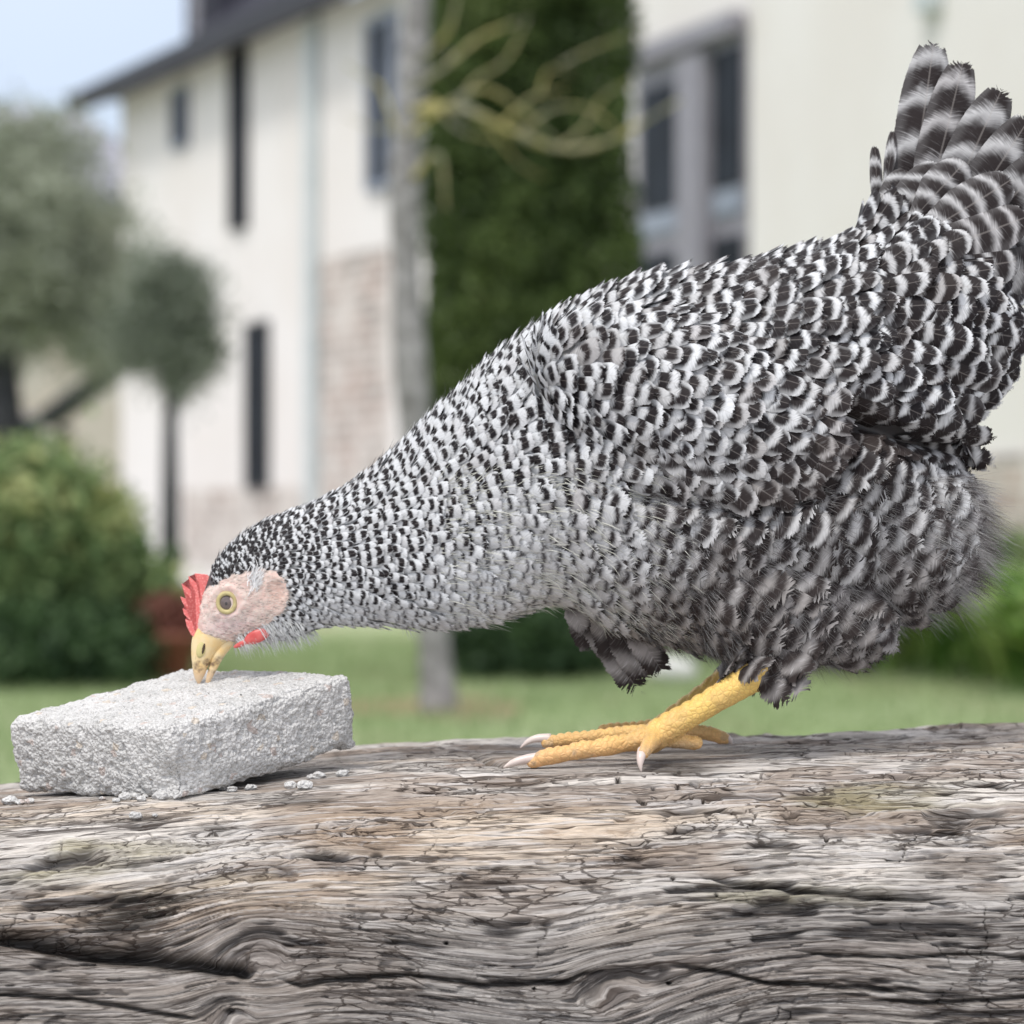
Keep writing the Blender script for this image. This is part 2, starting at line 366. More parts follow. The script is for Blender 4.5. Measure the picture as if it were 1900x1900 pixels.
def leaves(name, cen, size, mat, parent, aspect=2.2, tint=None, droop=0.):
    """cen (n,3): one small pointed leaf of four vertices folded along its rib at each centre"""
    n = len(cen); d = rng.normal(size=(n, 3)); d[:, 2] -= droop; d /= np.linalg.norm(d, axis=1)[:, None]
    a = np.cross(d, rng.normal(size=(n, 3))); a /= np.linalg.norm(a, axis=1)[:, None]
    sz = size * (0.6 + .8 * rng.random(n))[:, None]; w = sz / aspect
    V = np.stack([cen - d * sz * .5, cen + a * w * .5, cen + d * sz * .5, cen - a * w * .5], 1).reshape(-1, 3)
    me = np_mesh(name, V, np.arange(4 * n).reshape(n, 4))
    attr(me, 'tint', np.repeat(rng.random(n) if tint is None else tint, 4)); return link_mesh(name, me, mat, parent, False)
def clumps(center, rad, n_cl, per, cl_r, shell=.55, cut=None):
    """leaf centres grouped in clumps spread through an ellipsoid"""
    out = []; tints = []
    c = np.array(center); rad = np.array(rad)
    for i in range(n_cl):
        d = rng.normal(size=3); d /= np.linalg.norm(d); r = shell + (1 - shell) * rng.random()
        q = c + d * rad * r * (.85 + .3 * rng.random())
        if cut and not cut(q): continue
        p = q + rng.normal(size=(per, 3)) * cl_r * (.6 + .8 * rng.random()); out.append(p)
        tints.append(np.clip(rng.random() * .7 + rng.normal(size=per) * .12 + .15, 0, 1))
    return np.concatenate(out), np.concatenate(tints)

def tree(name, label, px, d, trunk_r, trunk_top, crown, leafm, barkm, lsize, ncl, per, clr, base=None, cat='tree', lean=0., crowns=None):
    x = (px - 950) / F * d; y = d + CAM_Y
    t = empty(name, (x, y, GZ), label, cat)
    parts = [tube([(x, y, GZ - .02), (x + lean * .4, y, GZ + (trunk_top - GZ) * .45), (x + lean, y, trunk_top)], [trunk_r * 1.25, trunk_r, trunk_r * .7])]
    for k in range(7):
        an = k * 2.4; cx, cy, cz = crown[0]; rx, ry, rz = crown[1]
        e = (cx + math.cos(an) * rx * .6, cy + math.sin(an) * ry * .6, cz + rz * (.5 * math.sin(k)))
        parts.append(tube([(x + lean, y, trunk_top - .05 * k * trunk_r), ((x + e[0]) / 2, (y + e[1]) / 2, (trunk_top + e[2]) / 2 + .05), e], [trunk_r * .5, trunk_r * .35, trunk_r * .12], 6))
    mesh_obj('trunk', join(parts), barkm, t)
    c, ti = clumps(crown[0], crown[1], ncl, per, clr)
    if crowns:
        for cc in crowns:
            c2, t2 = clumps(cc[0], cc[1], int(ncl * cc[2]), per, clr); c = np.concatenate([c, c2]); ti = np.concatenate([ti, t2])
    leaves('crown', c, lsize, leafm, t, 3.5, ti)
    return t
d = 22; m = d / F
tree('olive_tree', 'large grey green olive tree at the far left in front of the distant house', 30, d, .14, P(0, 640, d)[2],
     ((P(20, 0, d)[0], d + CAM_Y, P(0, 440, d)[2]), (185 * m, .75, 215 * m)), M['olive'], M['bark_dark'], .075, 420, 60, .09, lean=-.1,
     crowns=[((P(-160, 0, d)[0], d + CAM_Y, P(0, 430, d)[2]), (170 * m, .6, 240 * m), .4), ((P(160, 0, d)[0], d + CAM_Y, P(0, 590, d)[2]), (80 * m, .3, 90 * m), .1), ((P(190, 0, d)[0], d + CAM_Y + .3, P(0, 480, d)[2]), (60 * m, .3, 130 * m), .06), ((P(90, 0, d)[0], d + CAM_Y, P(0, 270, d)[2]), (130 * m, .3, 60 * m), .05), ((P(200, 0, d)[0], d + CAM_Y + .3, P(0, 640, d)[2]), (50 * m, .3, 60 * m), .03)])
d = 20; m = d / F
tree('olive_tree', 'small dark round crowned olive tree on a slim trunk before the white long house', 316, d, .06, P(0, 720, d)[2],
     ((P(315, 0, d)[0], d + CAM_Y, P(0, 600, d)[2]), (82 * m, .28, 112 * m)), M['olive2'], M['bark_dark'], .06, 120, 26, .075, crowns=[((P(xx, 0, d)[0], d + CAM_Y + dy_, P(yy_, yy_, d)[2]), (rr_ * m, .2, rr_ * 1.2 * m), .35) for xx, yy_, rr_, dy_ in ((352, 545, 45, 0), (268, 590, 60, .1), (330, 690, 40, 0), (300, 510, 40, -.1), (240, 640, 45, .2), (370, 640, 35, .1))])

# columnar conifer
d = 13; m = d / F; cx = P(978, 0, d)[0]; cy = d + CAM_Y
t = empty('conifer', (cx, cy, GZ), 'tall dense dark green columnar conifer between the two houses', 'tree')
mesh_obj('trunk', tube([(cx, cy, GZ - .02), (cx, cy, 3.2)], [.09, .05]), M['bark_dark'], t)
N = 62000; zz = GZ + .08 + rng.random(N) * (3.5 - GZ); th = rng.random(N) * 2 * math.pi
lump = .6 * fbm(th * 1.6 + 3, zz * 3.2, 0, 3, 5) + .4 * fbm(th * 5, zz * 1.6, 0, 3, 6)
rr = 200 * m * (.70 + .56 * lump) * (1 - .5 * ss(2.6, 3.6, zz)) * (.72 + .3 * ss(GZ, GZ + .35, zz)) * (1 - .35 * rng.random(N) ** 2)
cen = np.stack([cx + np.cos(th) * rr, cy + np.sin(th) * rr, zz], 1)
leaves('crown', cen, .055, M['yew'], t, 3.0, np.clip(lump * 1.5 - .35 + rng.normal(size=N) * .15, 0, 1), .6)
# dark core of twigs so that the column is dense
core = tube([(cx, cy, GZ + .1), (cx, cy, 1), (cx, cy, 2.6), (cx, cy, 3.5)], [.22, .27, .24, .08], 14); mesh_obj('inner_twigs', core, simple('dark_twigs', (.015, .022, .012), (.03, .035, .02), 20, .95), t)

# slender grey tree with lichen branches
d = 10.4; y = d + CAM_Y
def Q(px, py, dd=0): return P(px, py, d + dd)
t = empty('slender_tree', (Q(812, 0)[0], y, GZ), 'slender grey barked tree with yellow lichen on its bare branches, in front of the conifer', 'tree')
tp = spl([Q(815, 1335), Q(806, 1200), Q(778, 900), Q(757, 600), Q(752, 350), Q(764, 150), Q(778, -30), Q(790, -400)], 22)
mesh_obj('trunk', tube(tp, list(np.linspace(.060, .040, 22) * (1 + .12 * np.sin(np.arange(22) * 1.7))), 12), M['bark_grey'], t)
for pts, r0 in (([(765, 205), (850, 200), (930, 235), (1040, 277), (1130, 262), (1200, 222), (1265, 185)], .020), ([(765, 165), (830, 120), (890, 70), (960, 40)], .013), ([(760, 250), (830, 195), (900, 165), (980, 215), (1040, 270)], .012),
                ([(745, 270), (710, 170), (690, 150), (640, 120)], .010), ([(1040, 272), (1085, 235), (1120, 180), (1170, 150)], .008), ([(850, 200), (880, 150), (940, 110), (980, 30)], .008), ([(900, 225), (960, 300), (1010, 330)], .006), ([(770, 120), (830, 60), (850, -20)], .010), ([(800, 182), (850, 240), (930, 262)], .008), ([(960, 250), (1030, 200), (1100, 205), (1150, 250)], .007), ([(1000, 180), (1020, 130), (1070, 140)], .006), ([(745, 230), (700, 240), (640, 215)], .007), ([(930, 232), (990, 180), (1050, 165)], .008), ([(768, 330), (800, 290), (820, 300), (826, 390)], .013), ([(1040, 120), (1100, 90), (1180, 60)], .007)):
    sp = spl([Q(a, b, .12 * math.sin(a * .013)) for a, b in pts], 16)
    mesh_obj('branch', tube(sp, list(np.linspace(r0 * .8, r0 * .25, 16) * (1 + .35 * np.sin(np.arange(16) * 2.3))), 8), M['lichen'], t)

def shrub(name, label, px, d, rx, rz, leafm, ls, ncl, per, clr, ry=None, cat='shrub', cz=None, asp=1.8, extra=()):
    x, y, _ = P(px, 0, d); m = d / F; rx *= m; rz *= m; ry = ry or rx
    t = empty(name, (x, y, GZ), label, cat); z = cz if cz is not None else GZ + rz * .95
    c, ti = clumps((x, y, z), (rx, ry, rz), ncl, per, clr, .45)
    for ex, ez, er, k in extra:
        c2, t2 = clumps((x + ex * m, y, z + ez * m), (er * m,) * 3, int(ncl * k), per, clr, .4); c = np.concatenate([c, c2]); ti = np.concatenate([ti, t2])
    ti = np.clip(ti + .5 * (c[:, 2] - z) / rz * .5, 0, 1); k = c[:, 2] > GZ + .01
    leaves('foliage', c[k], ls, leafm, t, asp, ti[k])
    parts = [tube([(x + .03 * j, y, GZ - .01), (x + .12 * rx / .4 * j, y + .05 * math.sin(j * 3), z + rz * .3)], [.014, .006], 6) for j in (-2, -1, 0, 1, 2)]
    mesh_obj('stem', join(parts), M['bark_dark'], t); return t
shrub('garden_shrub', 'large rounded yellow green shrub on the lawn at the left edge', 70, 12.4, 190, 215, M['shrub'], .055, 520, 60, .055, extra=((-150, 10, 150, .4), (60, -60, 130, .4)))
shrub('garden_shrub', 'dark low shrub at the foot of the rounded yellow green shrub', 90, 12.0, 200, 75, M['darkshrub'], .045, 260, 50, .04)
shrub('garden_shrub', 'small loose green shrub between the large shrub and the terracotta pot', 285, 13.2, 75, 95, M['shrub'], .04, 150, 45, .035)
shrub('garden_shrub', 'low dark green shrub at the foot of the columnar conifer, under the hen', 985, 12.4, 120, 80, M['darkshrub'], .04, 220, 50, .04, extra=((-70, -20, 60, .3),))
x, y, _ = P(312, 0, 12.1)
def lathe(prof, c, seg=20):
    V = [(c[0] + r * math.cos(2 * math.pi * k / seg), c[1] + r * math.sin(2 * math.pi * k / seg), c[2] + z) for r, z in prof for k in range(seg)]
    return V, [tuple(f) for f in grid_faces(len(prof), seg, True)]
pt = empty('flower_pot', (x, y, GZ), 'terracotta flower pot standing on the lawn beside the large rounded shrub', 'pot')
mesh_obj('pot', lathe([(.0, .004), (.075, .004), (.105, .17), (.115, .17), (.115, .20), (.10, .20), (.095, .17), (0, .17)], (x, y, GZ)), M['terracotta'], pt)
c, ti = clumps((x, y, GZ + .25), (.10, .10, .06), 60, 30, .02); leaves('plant', c, .04, M['reed'], pt, 1.8, ti)

def strap_plant(px, d, h, n, spread, label):
    x, y, _ = P(px, 0, d); t = empty('strap_leaf_plant', (x, y, GZ), label, 'plant', 'leafy plants in the bed by the cream house')
    V = []; tint = []; seg = 6
    for i in range(n):
        an = rng.random() * 2 * math.pi; L = h * (.7 + .6 * rng.random()); sp = spread * (.3 + .9 * rng.random()); w = .022 + .014 * rng.random()
        bx = x + rng.normal() * .05; by = y + rng.normal() * .05; sx, sy = -math.sin(an), math.cos(an)
        for k in range(seg):
            f = k / (seg - 1); r = sp * f ** 1.6; z = L * (f - .45 * f ** 3); ww = w * math.sin(math.pi * (.12 + .86 * f)) + .001
            for sgn in (-1, 1): V.append((bx + math.cos(an) * r + sx * ww * sgn, by + math.sin(an) * r + sy * ww * sgn, GZ + z))
        tint += [rng.random()] * (2 * seg)
    base = (np.arange(n) * 2 * seg)[:, None, None] + (np.arange(seg - 1) * 2)[None, :, None] + np.array([0, 1, 3, 2])[None, None, :]
    me = np_mesh('leaf_tuft', np.array(V), base.reshape(-1, 4)); attr(me, 'tint', tint); link_mesh('leaf_tuft', me, M['strap'], t, False)
for px, d, h, n, sp, lb in ((1600, 13.2, .34, 120, .25, 'low tuft of strap leaves at the left end of the bed by the cream house'), (1700, 12.9, .46, 160, .30, 'bright green strap leaf plant below the fluff of the hen, second from the left'),
        (1790, 12.6, .62, 190, .36, 'tall strap leaf plant between two other clumps at the right of the bed'), (1880, 12.2, .60, 190, .36, 'broad strap leaf plant at the right edge of the bed'), (1960, 11.4, .52, 170, .42, 'nearest arching strap leaf plant, cut by the right edge')):
    strap_plant(px, d, h, n, sp, lb)
shrub('garden_shrub', 'dark green shrub in the bed just behind the strap leaf plants', 1740, 13.6, 230, 95, M['darkshrub'], .06, 220, 40, .05)
shrub('garden_shrub', 'leafy green shrub behind the strap leaf plants by the cream house', 1830, 14.6, 150, 120, M['shrub'], .05, 200, 50, .05)
# pale stone on the lawn
bm = bmesh.new(); bmesh.ops.create_icosphere(bm, subdivisions=3, radius=1)
sx, sy, _ = P(1245, 0, 12.3)
for v in bm.verts:
    n_ = .8 + .4 * float(fbm(v.co.x * 1.3 + 4, v.co.y * 1.3, v.co.z * 1.3, 3, 3)); v.co = Vector((sx + v.co.x * .10 * n_, sy + v.co.y * .08 * n_, GZ + .045 + v.co.z * .055 * n_))
me = bpy.data.meshes.new('garden_stone'); bm.to_mesh(me); bm.free(); tag(link_mesh('garden_stone', me, M['palestone']), 'pale rounded stone on the lawn below the belly of the hen', 'stone')

# grass blades on the lawn
N = 60000; gy = 4.5 + 10.5 * rng.random(N) ** .7; gx = (rng.random(N) - .5) * (.45 * (gy + 1.5)) ; gh = .02 + .035 * rng.random(N)
an = rng.random(N) * 6.28; w = .003; V = np.stack([np.stack([gx - np.cos(an) * w, gy - np.sin(an) * w, np.full(N, GZ)], 1), np.stack([gx + np.cos(an) * w, gy + np.sin(an) * w, np.full(N, GZ)], 1),
    np.stack([gx + np.sin(an) * gh * .5, gy + np.cos(an) * gh * .5, GZ + gh], 1)], 1).reshape(-1, 3)
me = np_mesh('grass', V, np.arange(3 * N).reshape(N, 3)); attr(me, 'tint', np.repeat(rng.random(N), 3))
tag(link_mesh('grass', me, leaf_mat('grass_blades', (.19, .27, .11), (.34, .41, .21)), None, False), 'short green lawn grass behind the beam', 'grass', kind='stuff')

# ------------------------------------------------------------------ weathered beam
def ramp(xs, ys, x): return np.interp(x, xs, ys)
def beam():
    nx = 860; X = np.concatenate([np.linspace(-.95, -.245, 60)[:-1], np.linspace(-.245, .245, nx), np.linspace(.245, .95, 60)[1:]]); nX = len(X)
    pxs = X / 1.42 * F + 950
    zf = ramp([-300, 0, 150, 300, 450, 640, 900, 1200, 1500, 1900, 2300], [-.134, -.1315, -.129, -.1262, -.1243, -.1205, -.1165, -.1150, -.1135, -.1125, -.112], pxs)
    zb = ramp([-300, 0, 300, 640, 900, 1340, 1900, 2300], [-.143, -.1405, -.131, -.1195, -.1175, -.1135, -.1085, -.108], X / 1.64 * F + 950)
    # profile parameter: back-bottom, back, top, crest, front face, underside
    prof = []   # (d, top weight w (0 = hanging from zf), dz)
    def seg(a, b, n):
        for i in range(n): f = i / n; prof.append([a[j] + (b[j] - a[j]) * f for j in range(3)])
    ctrl = [(1.60, 0, -.30), (1.68, 0, -.22), (1.675, 0, -.06), (1.655, 1, -.010), (1.64, 1, 0.), (1.53, .5, .002), (1.44, .0, .0), (1.418, 0, -.006), (1.398, 0, -.020), (1.384, 0, -.040), (1.374, 0, -.065), (1.370, 0, -.09), (1.374, 0, -.13), (1.40, 0, -.19), (1.46, 0, -.24), (1.60, 0, -.30)]
    cnt = [8, 14, 16, 12, 110, 90, 50, 56, 56, 60, 56, 70, 60, 14, 10]
    C_ = np.array(ctrl); rows = []
    for i in range(len(ctrl) - 1):
        p0, p1, p2, p3 = C_[max(i - 1, 0)], C_[i], C_[i + 1], C_[min(i + 2, len(C_) - 1)]
        for k in range(cnt[i]):
            f = k / cnt[i]; c = .5 * ((2 * p1) + (-p0 + p2) * f + (2 * p0 - 5 * p1 + 4 * p2 - p3) * f ** 2 + (-p0 + 3 * p1 - 3 * p2 + p3) * f ** 3); rows.append(c)
    rows = np.array(rows); nr = len(rows)
    D = np.repeat(rows[:, 0][:, None], nX, 1); W = np.clip(rows[:, 1], 0, 1)[:, None]; Z = zf[None] * (1 - W) + zb[None] * W + rows[:, 2][:, None]
    XX = np.repeat(X[None], nr, 0)
    # arc coordinate
    dd = np.zeros((nr, nX)); dd[1:] = np.sqrt(np.diff(D, axis=0) ** 2 + np.diff(Z, axis=0) ** 2); sarc = np.cumsum(dd, 0)
    px = XX / D * F + 950; py = 950 - Z / D * F
    # base normal
    tz = np.gradient(Z, axis=0); td = np.gradient(D, axis=0); ln = np.sqrt(tz ** 2 + td ** 2); nD, nZ = tz / ln, -td / ln
    if nZ[200, nX // 2] < 0: nD, nZ = -nD, -nZ
    front = ss(1440, 1500, py) * (D < 1.45)
    # grain coordinate (m), bent round the knots
    g = sarc.copy()
    # slow waviness
    g += .005 * (fbm(XX * 5 + 3, sarc * 8, 0, 3, 11) - .5) + .0011 * (fbm(XX * 22, sarc * 30, 0, 2, 12) - .5)
    knots = [(465, 1775, 60, 42, 1.0), (1135, 1838, 65, 40, 1.0), (430, 1885, 40, 26, .8), (1180, 1440, 70, 24, .5), (465, 1620, 80, 30, .35), (1240, 1790, 60, 30, .4)]
    kd = np.zeros_like(g); kcen = np.zeros_like(g)
    for kx, ky, sx, sy, a in knots:
        dx = (px - kx) / sx; dy = (py - ky) / sy; e = np.exp(-(dx ** 2) / 2.2)
        g += a * .006 * dy * np.exp(-(dx ** 2 * .55 + dy ** 2 * .45)) * -1
        g += a * .0045 * np.exp(-(dx ** 2) / 5) * np.exp(-((py - (ky - 60)) / 75.) ** 2) * front
        dx = dx + .5 * (fbm(px / 30., py / 22., 0, 3, 90) - .5); dy = dy + .6 * (fbm(px / 35., py / 18., 0, 3, 91) - .5)
        r = np.sqrt(dx ** 2 + dy ** 2); kd = kd + a * np.exp(-r ** 2 * 2.0); kcen = np.maximum(kcen, a * (r < .9) * (1 - r / .9))
        g = np.where(r < 1.2, g + a * .0025 * np.cos(np.clip(r, 0, 1.2) / 1.2 * math.pi / 2), g)
    # long waves in the lower half
    low = ss(1640, 1760, py) * front
    g += low * .006 * np.sin(px / 260. + 1.1) * ss(0, 900, px) + low * .004 * np.sin(px / 120. + 2.)
    up = (1 - low)
    rn = lambda fx, fg, o, s: fbm(XX * fx, g * fg, 0, o, s)
    h = np.zeros_like(g)
    h += .0055 * (fbm(XX * 9, g * 22, 0, 3, 21) - .5)
    rid = 1 - np.abs(2 * rn(13, 190, 3, 22) - 1); h += (rid - .6) * .0024 * (.6 + .5 * up)
    h += (rn(36, 620, 3, 23) - .5) * .0020
    h += (rn(70, 1300, 2, 24) - .5) * .0008
    # lifted flakes: terraces in the upper part
    q = rn(24, 130, 3, 25) * 7; tz_ = (np.floor(q) + ss(.72, 1., q - np.floor(q))) / 7 ; fl = ss(.35, .6, fbm(XX * 7 + 9, g * 14, 0, 2, 26))
    h += (tz_ - .5) * .0085 * (.25 + .75 * up * front) * fl
    fib = 1 - np.abs(2 * rn(8, 260, 3, 80) - 1); f1 = ss(.90, .985, fib); fib2 = 1 - np.abs(2 * rn(18, 620, 3, 81) - 1); f2 = ss(.84, .97, fib2) * ss(.35, .6, rn(9, 60, 2, 82))
    h -= f1 * .0008
    # deep pits
    pit = ss(.66, .80, rn(26, 150, 3, 27)); h -= pit * .0040 * front
    pit2 = ss(.70, .78, rn(60, 420, 2, 28)); h -= pit2 * .0022
    # cross checks (short cracks across the grain)
    cx = ss(.965, 1., 1 - np.abs(2 * fbm(XX * 60 + .8 * fbm(XX * 40, g * 200, 0, 2, 31), g * 40, 0, 2, 30) - 1)); chk = cx * ss(.55, .7, fbm(XX * 20, g * 60, 0, 2, 32)); h -= chk * .0016
    # long cracks
    cracks = [([(-200, 1715), (0, 1735), (90, 1748), (170, 1768), (260, 1778), (350, 1785), (430, 1800), (462, 1808), (485, 1795)], 13, .016), ([(500, 1812), (560, 1830), (640, 1812), (760, 1808), (900, 1828), (1100, 1822)], 4.5, .005),
              ([(-100, 1838), (150, 1855), (300, 1880), (380, 1893)], 3.5, .004), ([(1220, 1785), (1330, 1800), (1420, 1826), (1560, 1832), (1700, 1842)], 4, .0045), ([(950, 1820), (1040, 1822), (1090, 1806), (1140, 1795)], 4, .0045),
              ([(1450, 1762), (1620, 1775), (1780, 1770), (2000, 1778)], 3, .003), ([(1600, 1855), (1750, 1862), (1900, 1850), (2100, 1850)], 3.5, .004), ([(1280, 1625), (1480, 1652), (1600, 1665), (1770, 1668)], 5, .004),
              ([(850, 1392), (900, 1410), (935, 1420), (980, 1418)], 4, .005), ([(640, 1425), (760, 1432), (860, 1425)], 3, .0025), ([(1330, 1365), (1480, 1367), (1700, 1368)], 3, .003), ([(1700, 1470), (1820, 1475)], 3, .0025), ([(520, 1590), (600, 1588), (660, 1592)], 3.5, .004), ([(1760, 1455), (1900, 1452)], 3, .003)]
    crm = np.zeros_like(g)
    for pts, wd, dp in cracks:
        pts = np.array(pts, float); yy = np.interp(px, pts[:, 0], pts[:, 1]) + 5 * (fbm(px / 40., 0 * px + wd, 0, 3, 40) - .5)
        endf = ss(pts[0, 0] - 1, pts[0, 0] + 70, px) * (1 - ss(pts[-1, 0] - 60, pts[-1, 0] + 1, px)) if pts[0, 0] > -50 else (1 - ss(pts[-1, 0] - 40, pts[-1, 0] + 1, px))
        wv = wd * (.35 + .9 * endf) * (.7 + .6 * fbm(px / 60., 0 * px, 0, 2, 41)) / 1.0
        k = np.exp(-((py - yy) / np.maximum(wv, 1)) ** 2) * endf * (D < 1.66); h -= k * dp; crm = np.maximum(crm, k)
    # worm holes near the feet
    wr = np.random.default_rng(5); holes = np.zeros_like(g)
    for i in range(26):
        hx, hy, hr = wr.uniform(1090, 1330), wr.uniform(1432, 1490), wr.uniform(3, 6)
        if i > 18: hx, hy, hr = wr.uniform(200, 1850), wr.uniform(1500, 1850), wr.uniform(3, 5)
        holes = np.maximum(holes, ss(1.1, .7, np.sqrt(((px - hx) / hr) ** 2 + ((py - hy) / hr / .8) ** 2)) * (D < 1.46))
    h -= holes * .004
    dk = ss(1., .0, np.sqrt(((px - 427) / 14) ** 2 + ((py - 1876) / 9) ** 2)); h -= dk * .006
    # knot relief
    h += kd * .0035; h -= kcen * .0035
    # resting places: keep top quiet where the feet and the block stand
    quiet = np.clip(np.exp(-(((px - 1180) / 240) ** 4)) * (D > 1.43) * (D < 1.6) + ss(760, 640, px) * ss(-90, 0, px) * (D > 1.405) * (D < 1.58) * .7, 0, .85)
    h *= (1 - quiet * (1 - low)); 
    topmask = ss(1.44, 1.48, D)
    h -= .0045 * ss(.5, .75, fbm(XX * 12, D * 30, 0, 3, 50)) * ss(1.56, 1.64, D)   # ragged back edge
    V = np.stack([XX, D + CAM_Y + nD * h, Z + nZ * h], -1).reshape(-1, 3)
    me = np_mesh('weathered_beam', V, grid_faces(nr, nX))
    # colour
    pale = np.array([.72, .60, .48]); white = np.array([.77, .715, .655]); grey = np.array([.36, .335, .315]); dgrey = np.array([.12, .105, .10]); brown = np.array([.20, .13, .085]); moss = np.array([.34, .31, .12]); black = np.array([.03, .026, .022])
    s1 = rn(18, 520, 4, 60); s2 = rn(40, 1100, 3, 61); s3 = rn(6, 30, 3, 62); s4 = fbm(XX * 14 + 2, g * 55, 0, 3, 63)
    def mixc(a, b, t): return a + (b - a) * t[..., None]
    col = mixc(pale[None, None] * np.ones(g.shape + (1,)), white, ss(.4, .65, s3))
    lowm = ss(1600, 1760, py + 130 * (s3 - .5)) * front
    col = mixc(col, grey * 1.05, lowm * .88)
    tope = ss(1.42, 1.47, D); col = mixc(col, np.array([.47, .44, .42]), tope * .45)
    col = mixc(col, brown * 1.2, ss(.48, .60, s4) * .58 * (1 - .65 * lowm))
    col = mixc(col, dgrey * 1.6, ss(.56, .66, s1) * .42); col = mixc(col, col * .65, ss(.55, .66, s2) * .5)
    col = mixc(col, np.array([.075, .055, .045]), f1 * .30)
    col = mixc(col, np.array([.78, .75, .73]), ss(.56, .66, rn(30, 900, 3, 66)) * .55 * (1 - tope * .3) * (1 - .55 * lowm))
    def blob(x, y, sx, sy, e=.35): return ss(1., .25, np.sqrt(((px - x) / sx) ** 2 + ((py - y) / sy) ** 2) + e * (fbm(XX * 30, g * 90, 0, 3, 64) - .5) * 3)
    col = mixc(col, moss, blob(130, 1600, 330, 100) * .55 * ss(.35, .6, s4)); col = mixc(col, moss * .8, blob(1650, 1480, 240, 40) * .5 * ss(.4, .6, s4))
    col = mixc(col, moss * .9, blob(1500, 1660, 260, 40) * .35)
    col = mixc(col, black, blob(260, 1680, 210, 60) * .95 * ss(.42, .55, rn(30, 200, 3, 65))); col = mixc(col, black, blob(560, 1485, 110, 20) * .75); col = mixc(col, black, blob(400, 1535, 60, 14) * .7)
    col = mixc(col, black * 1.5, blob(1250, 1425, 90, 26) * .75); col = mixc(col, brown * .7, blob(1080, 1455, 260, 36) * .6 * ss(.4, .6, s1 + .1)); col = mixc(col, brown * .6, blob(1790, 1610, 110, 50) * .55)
    col = mixc(col, np.array([.32, .17, .09]), blob(1560, 1600, 260, 60) * .3 * ss(.45, .6, s4)); col = mixc(col, brown * .8, blob(1880, 1555, 90, 22) * .7)
    col = mixc(col, black, np.clip(crm * 1.2, 0, 1) * .8 * (crm > .2)); col = mixc(col, black, np.clip(holes, 0, 1) * .8); col = mixc(col, dgrey * .8, np.clip(kcen, 0, 1) * .6)
    col = mixc(col, dgrey * .6, pit * .8 * front); col = mixc(col, dgrey * .5, chk * .8)
    gl = np.array([.62, .60, .57]); col = mixc(col, gl, ss(1.0, .3, np.sqrt(((px - 330) / 330) ** 2 + ((py - 1478) / 14) ** 2)) * .55)
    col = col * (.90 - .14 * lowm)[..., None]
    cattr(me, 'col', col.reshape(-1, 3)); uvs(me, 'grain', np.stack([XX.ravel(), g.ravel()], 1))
    g_ = G('weathered_wood'); u = g_.sep(g_.uv('grain')); a = g_.noise(g_.xyz(g_.math('MULTIPLY', u[0], 60.), g_.math('MULTIPLY', u[1], 1900.), 0.), 1, 4, .6); b = g_.noise(g_.xyz(g_.math('MULTIPLY', u[0], 120.), g_.math('MULTIPLY', u[1], 700.), 3.), 1, 3)
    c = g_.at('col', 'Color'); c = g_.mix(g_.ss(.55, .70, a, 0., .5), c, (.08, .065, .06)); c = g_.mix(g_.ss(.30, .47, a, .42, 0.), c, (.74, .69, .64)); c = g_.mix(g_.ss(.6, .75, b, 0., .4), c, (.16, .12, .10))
    v = g_.vor(g_.xyz(g_.math('MULTIPLY', u[0], 45.), g_.math('MULTIPLY', g_.math('ADD', u[1], g_.math('MULTIPLY', b, .0008)), 850.), 0.), 1., 'DISTANCE_TO_EDGE'); vl = g_.ss(.10, .0, v)
    wv_ = g_.noise(g_.xyz(g_.math('MULTIPLY', u[0], 70.), g_.math('MULTIPLY', u[1], 240.), 7.), 1, 3)
    def line(fx, fg, z, wd, det=3):
        n_ = g_.noise(g_.xyz(g_.math('MULTIPLY', u[0], fx), g_.math('MULTIPLY', u[1], fg), z), 1, det, .5); return g_.ss(wd, wd * .25, g_.math('ABSOLUTE', g_.math('SUBTRACT', n_, .5)))
    pm = g_.noise(g_.xyz(g_.math('MULTIPLY', u[0], 16.), g_.math('MULTIPLY', u[1], 45.), 11.), 1, 3); l1 = g_.math('MULTIPLY', line(9., 190., 1.3, .020), g_.ss(.42, .55, pm)); l2 = g_.math('MULTIPLY', line(22., 420., 5.1, .026), g_.ss(.60, .46, pm))
    v3 = g_.vor(g_.xyz(g_.math('ADD', g_.math('MULTIPLY', u[0], 55.), g_.math('MULTIPLY', wv_, 1.2)), g_.math('ADD', g_.math('MULTIPLY', u[1], 330.), g_.math('MULTIPLY', wv_, 1.6)), 0.), 1., 'DISTANCE_TO_EDGE'); l3 = g_.math('MULTIPLY', g_.ss(.055, .015, v3), g_.ss(.50, .58, g_.noise(g_.xyz(g_.math('MULTIPLY', u[0], 11.), g_.math('MULTIPLY', u[1], 34.), 2.), 1, 2)))
    ln_ = g_.math('MAXIMUM', g_.math('MAXIMUM', l1, g_.math('MULTIPLY', l2, .8)), l3)
    c = g_.mix(g_.math('MULTIPLY', ln_, .78), c, (.045, .032, .026)); vl = ln_; g_.base(c, .85, .15); hh = g_.math('SUBTRACT', g_.math('ADD', a, g_.math('MULTIPLY', b, .6)), g_.math('MULTIPLY', vl, 1.3)); g_.bump(hh, .8, .0015)
    o = link_mesh('weathered_beam', me, g_.m); return o, rows, zf, X
END_CAPS = True
root_b = empty('weathered_beam', (0, .04, GZ), 'thick weathered grey wooden beam with cracks and knots, the perch of the hen', 'beam')
bo, _, _, _ = beam(); bo.name = 'timber'; bo.parent = root_b; bo.matrix_parent_inverse = Matrix.Translation(-root_b.location)
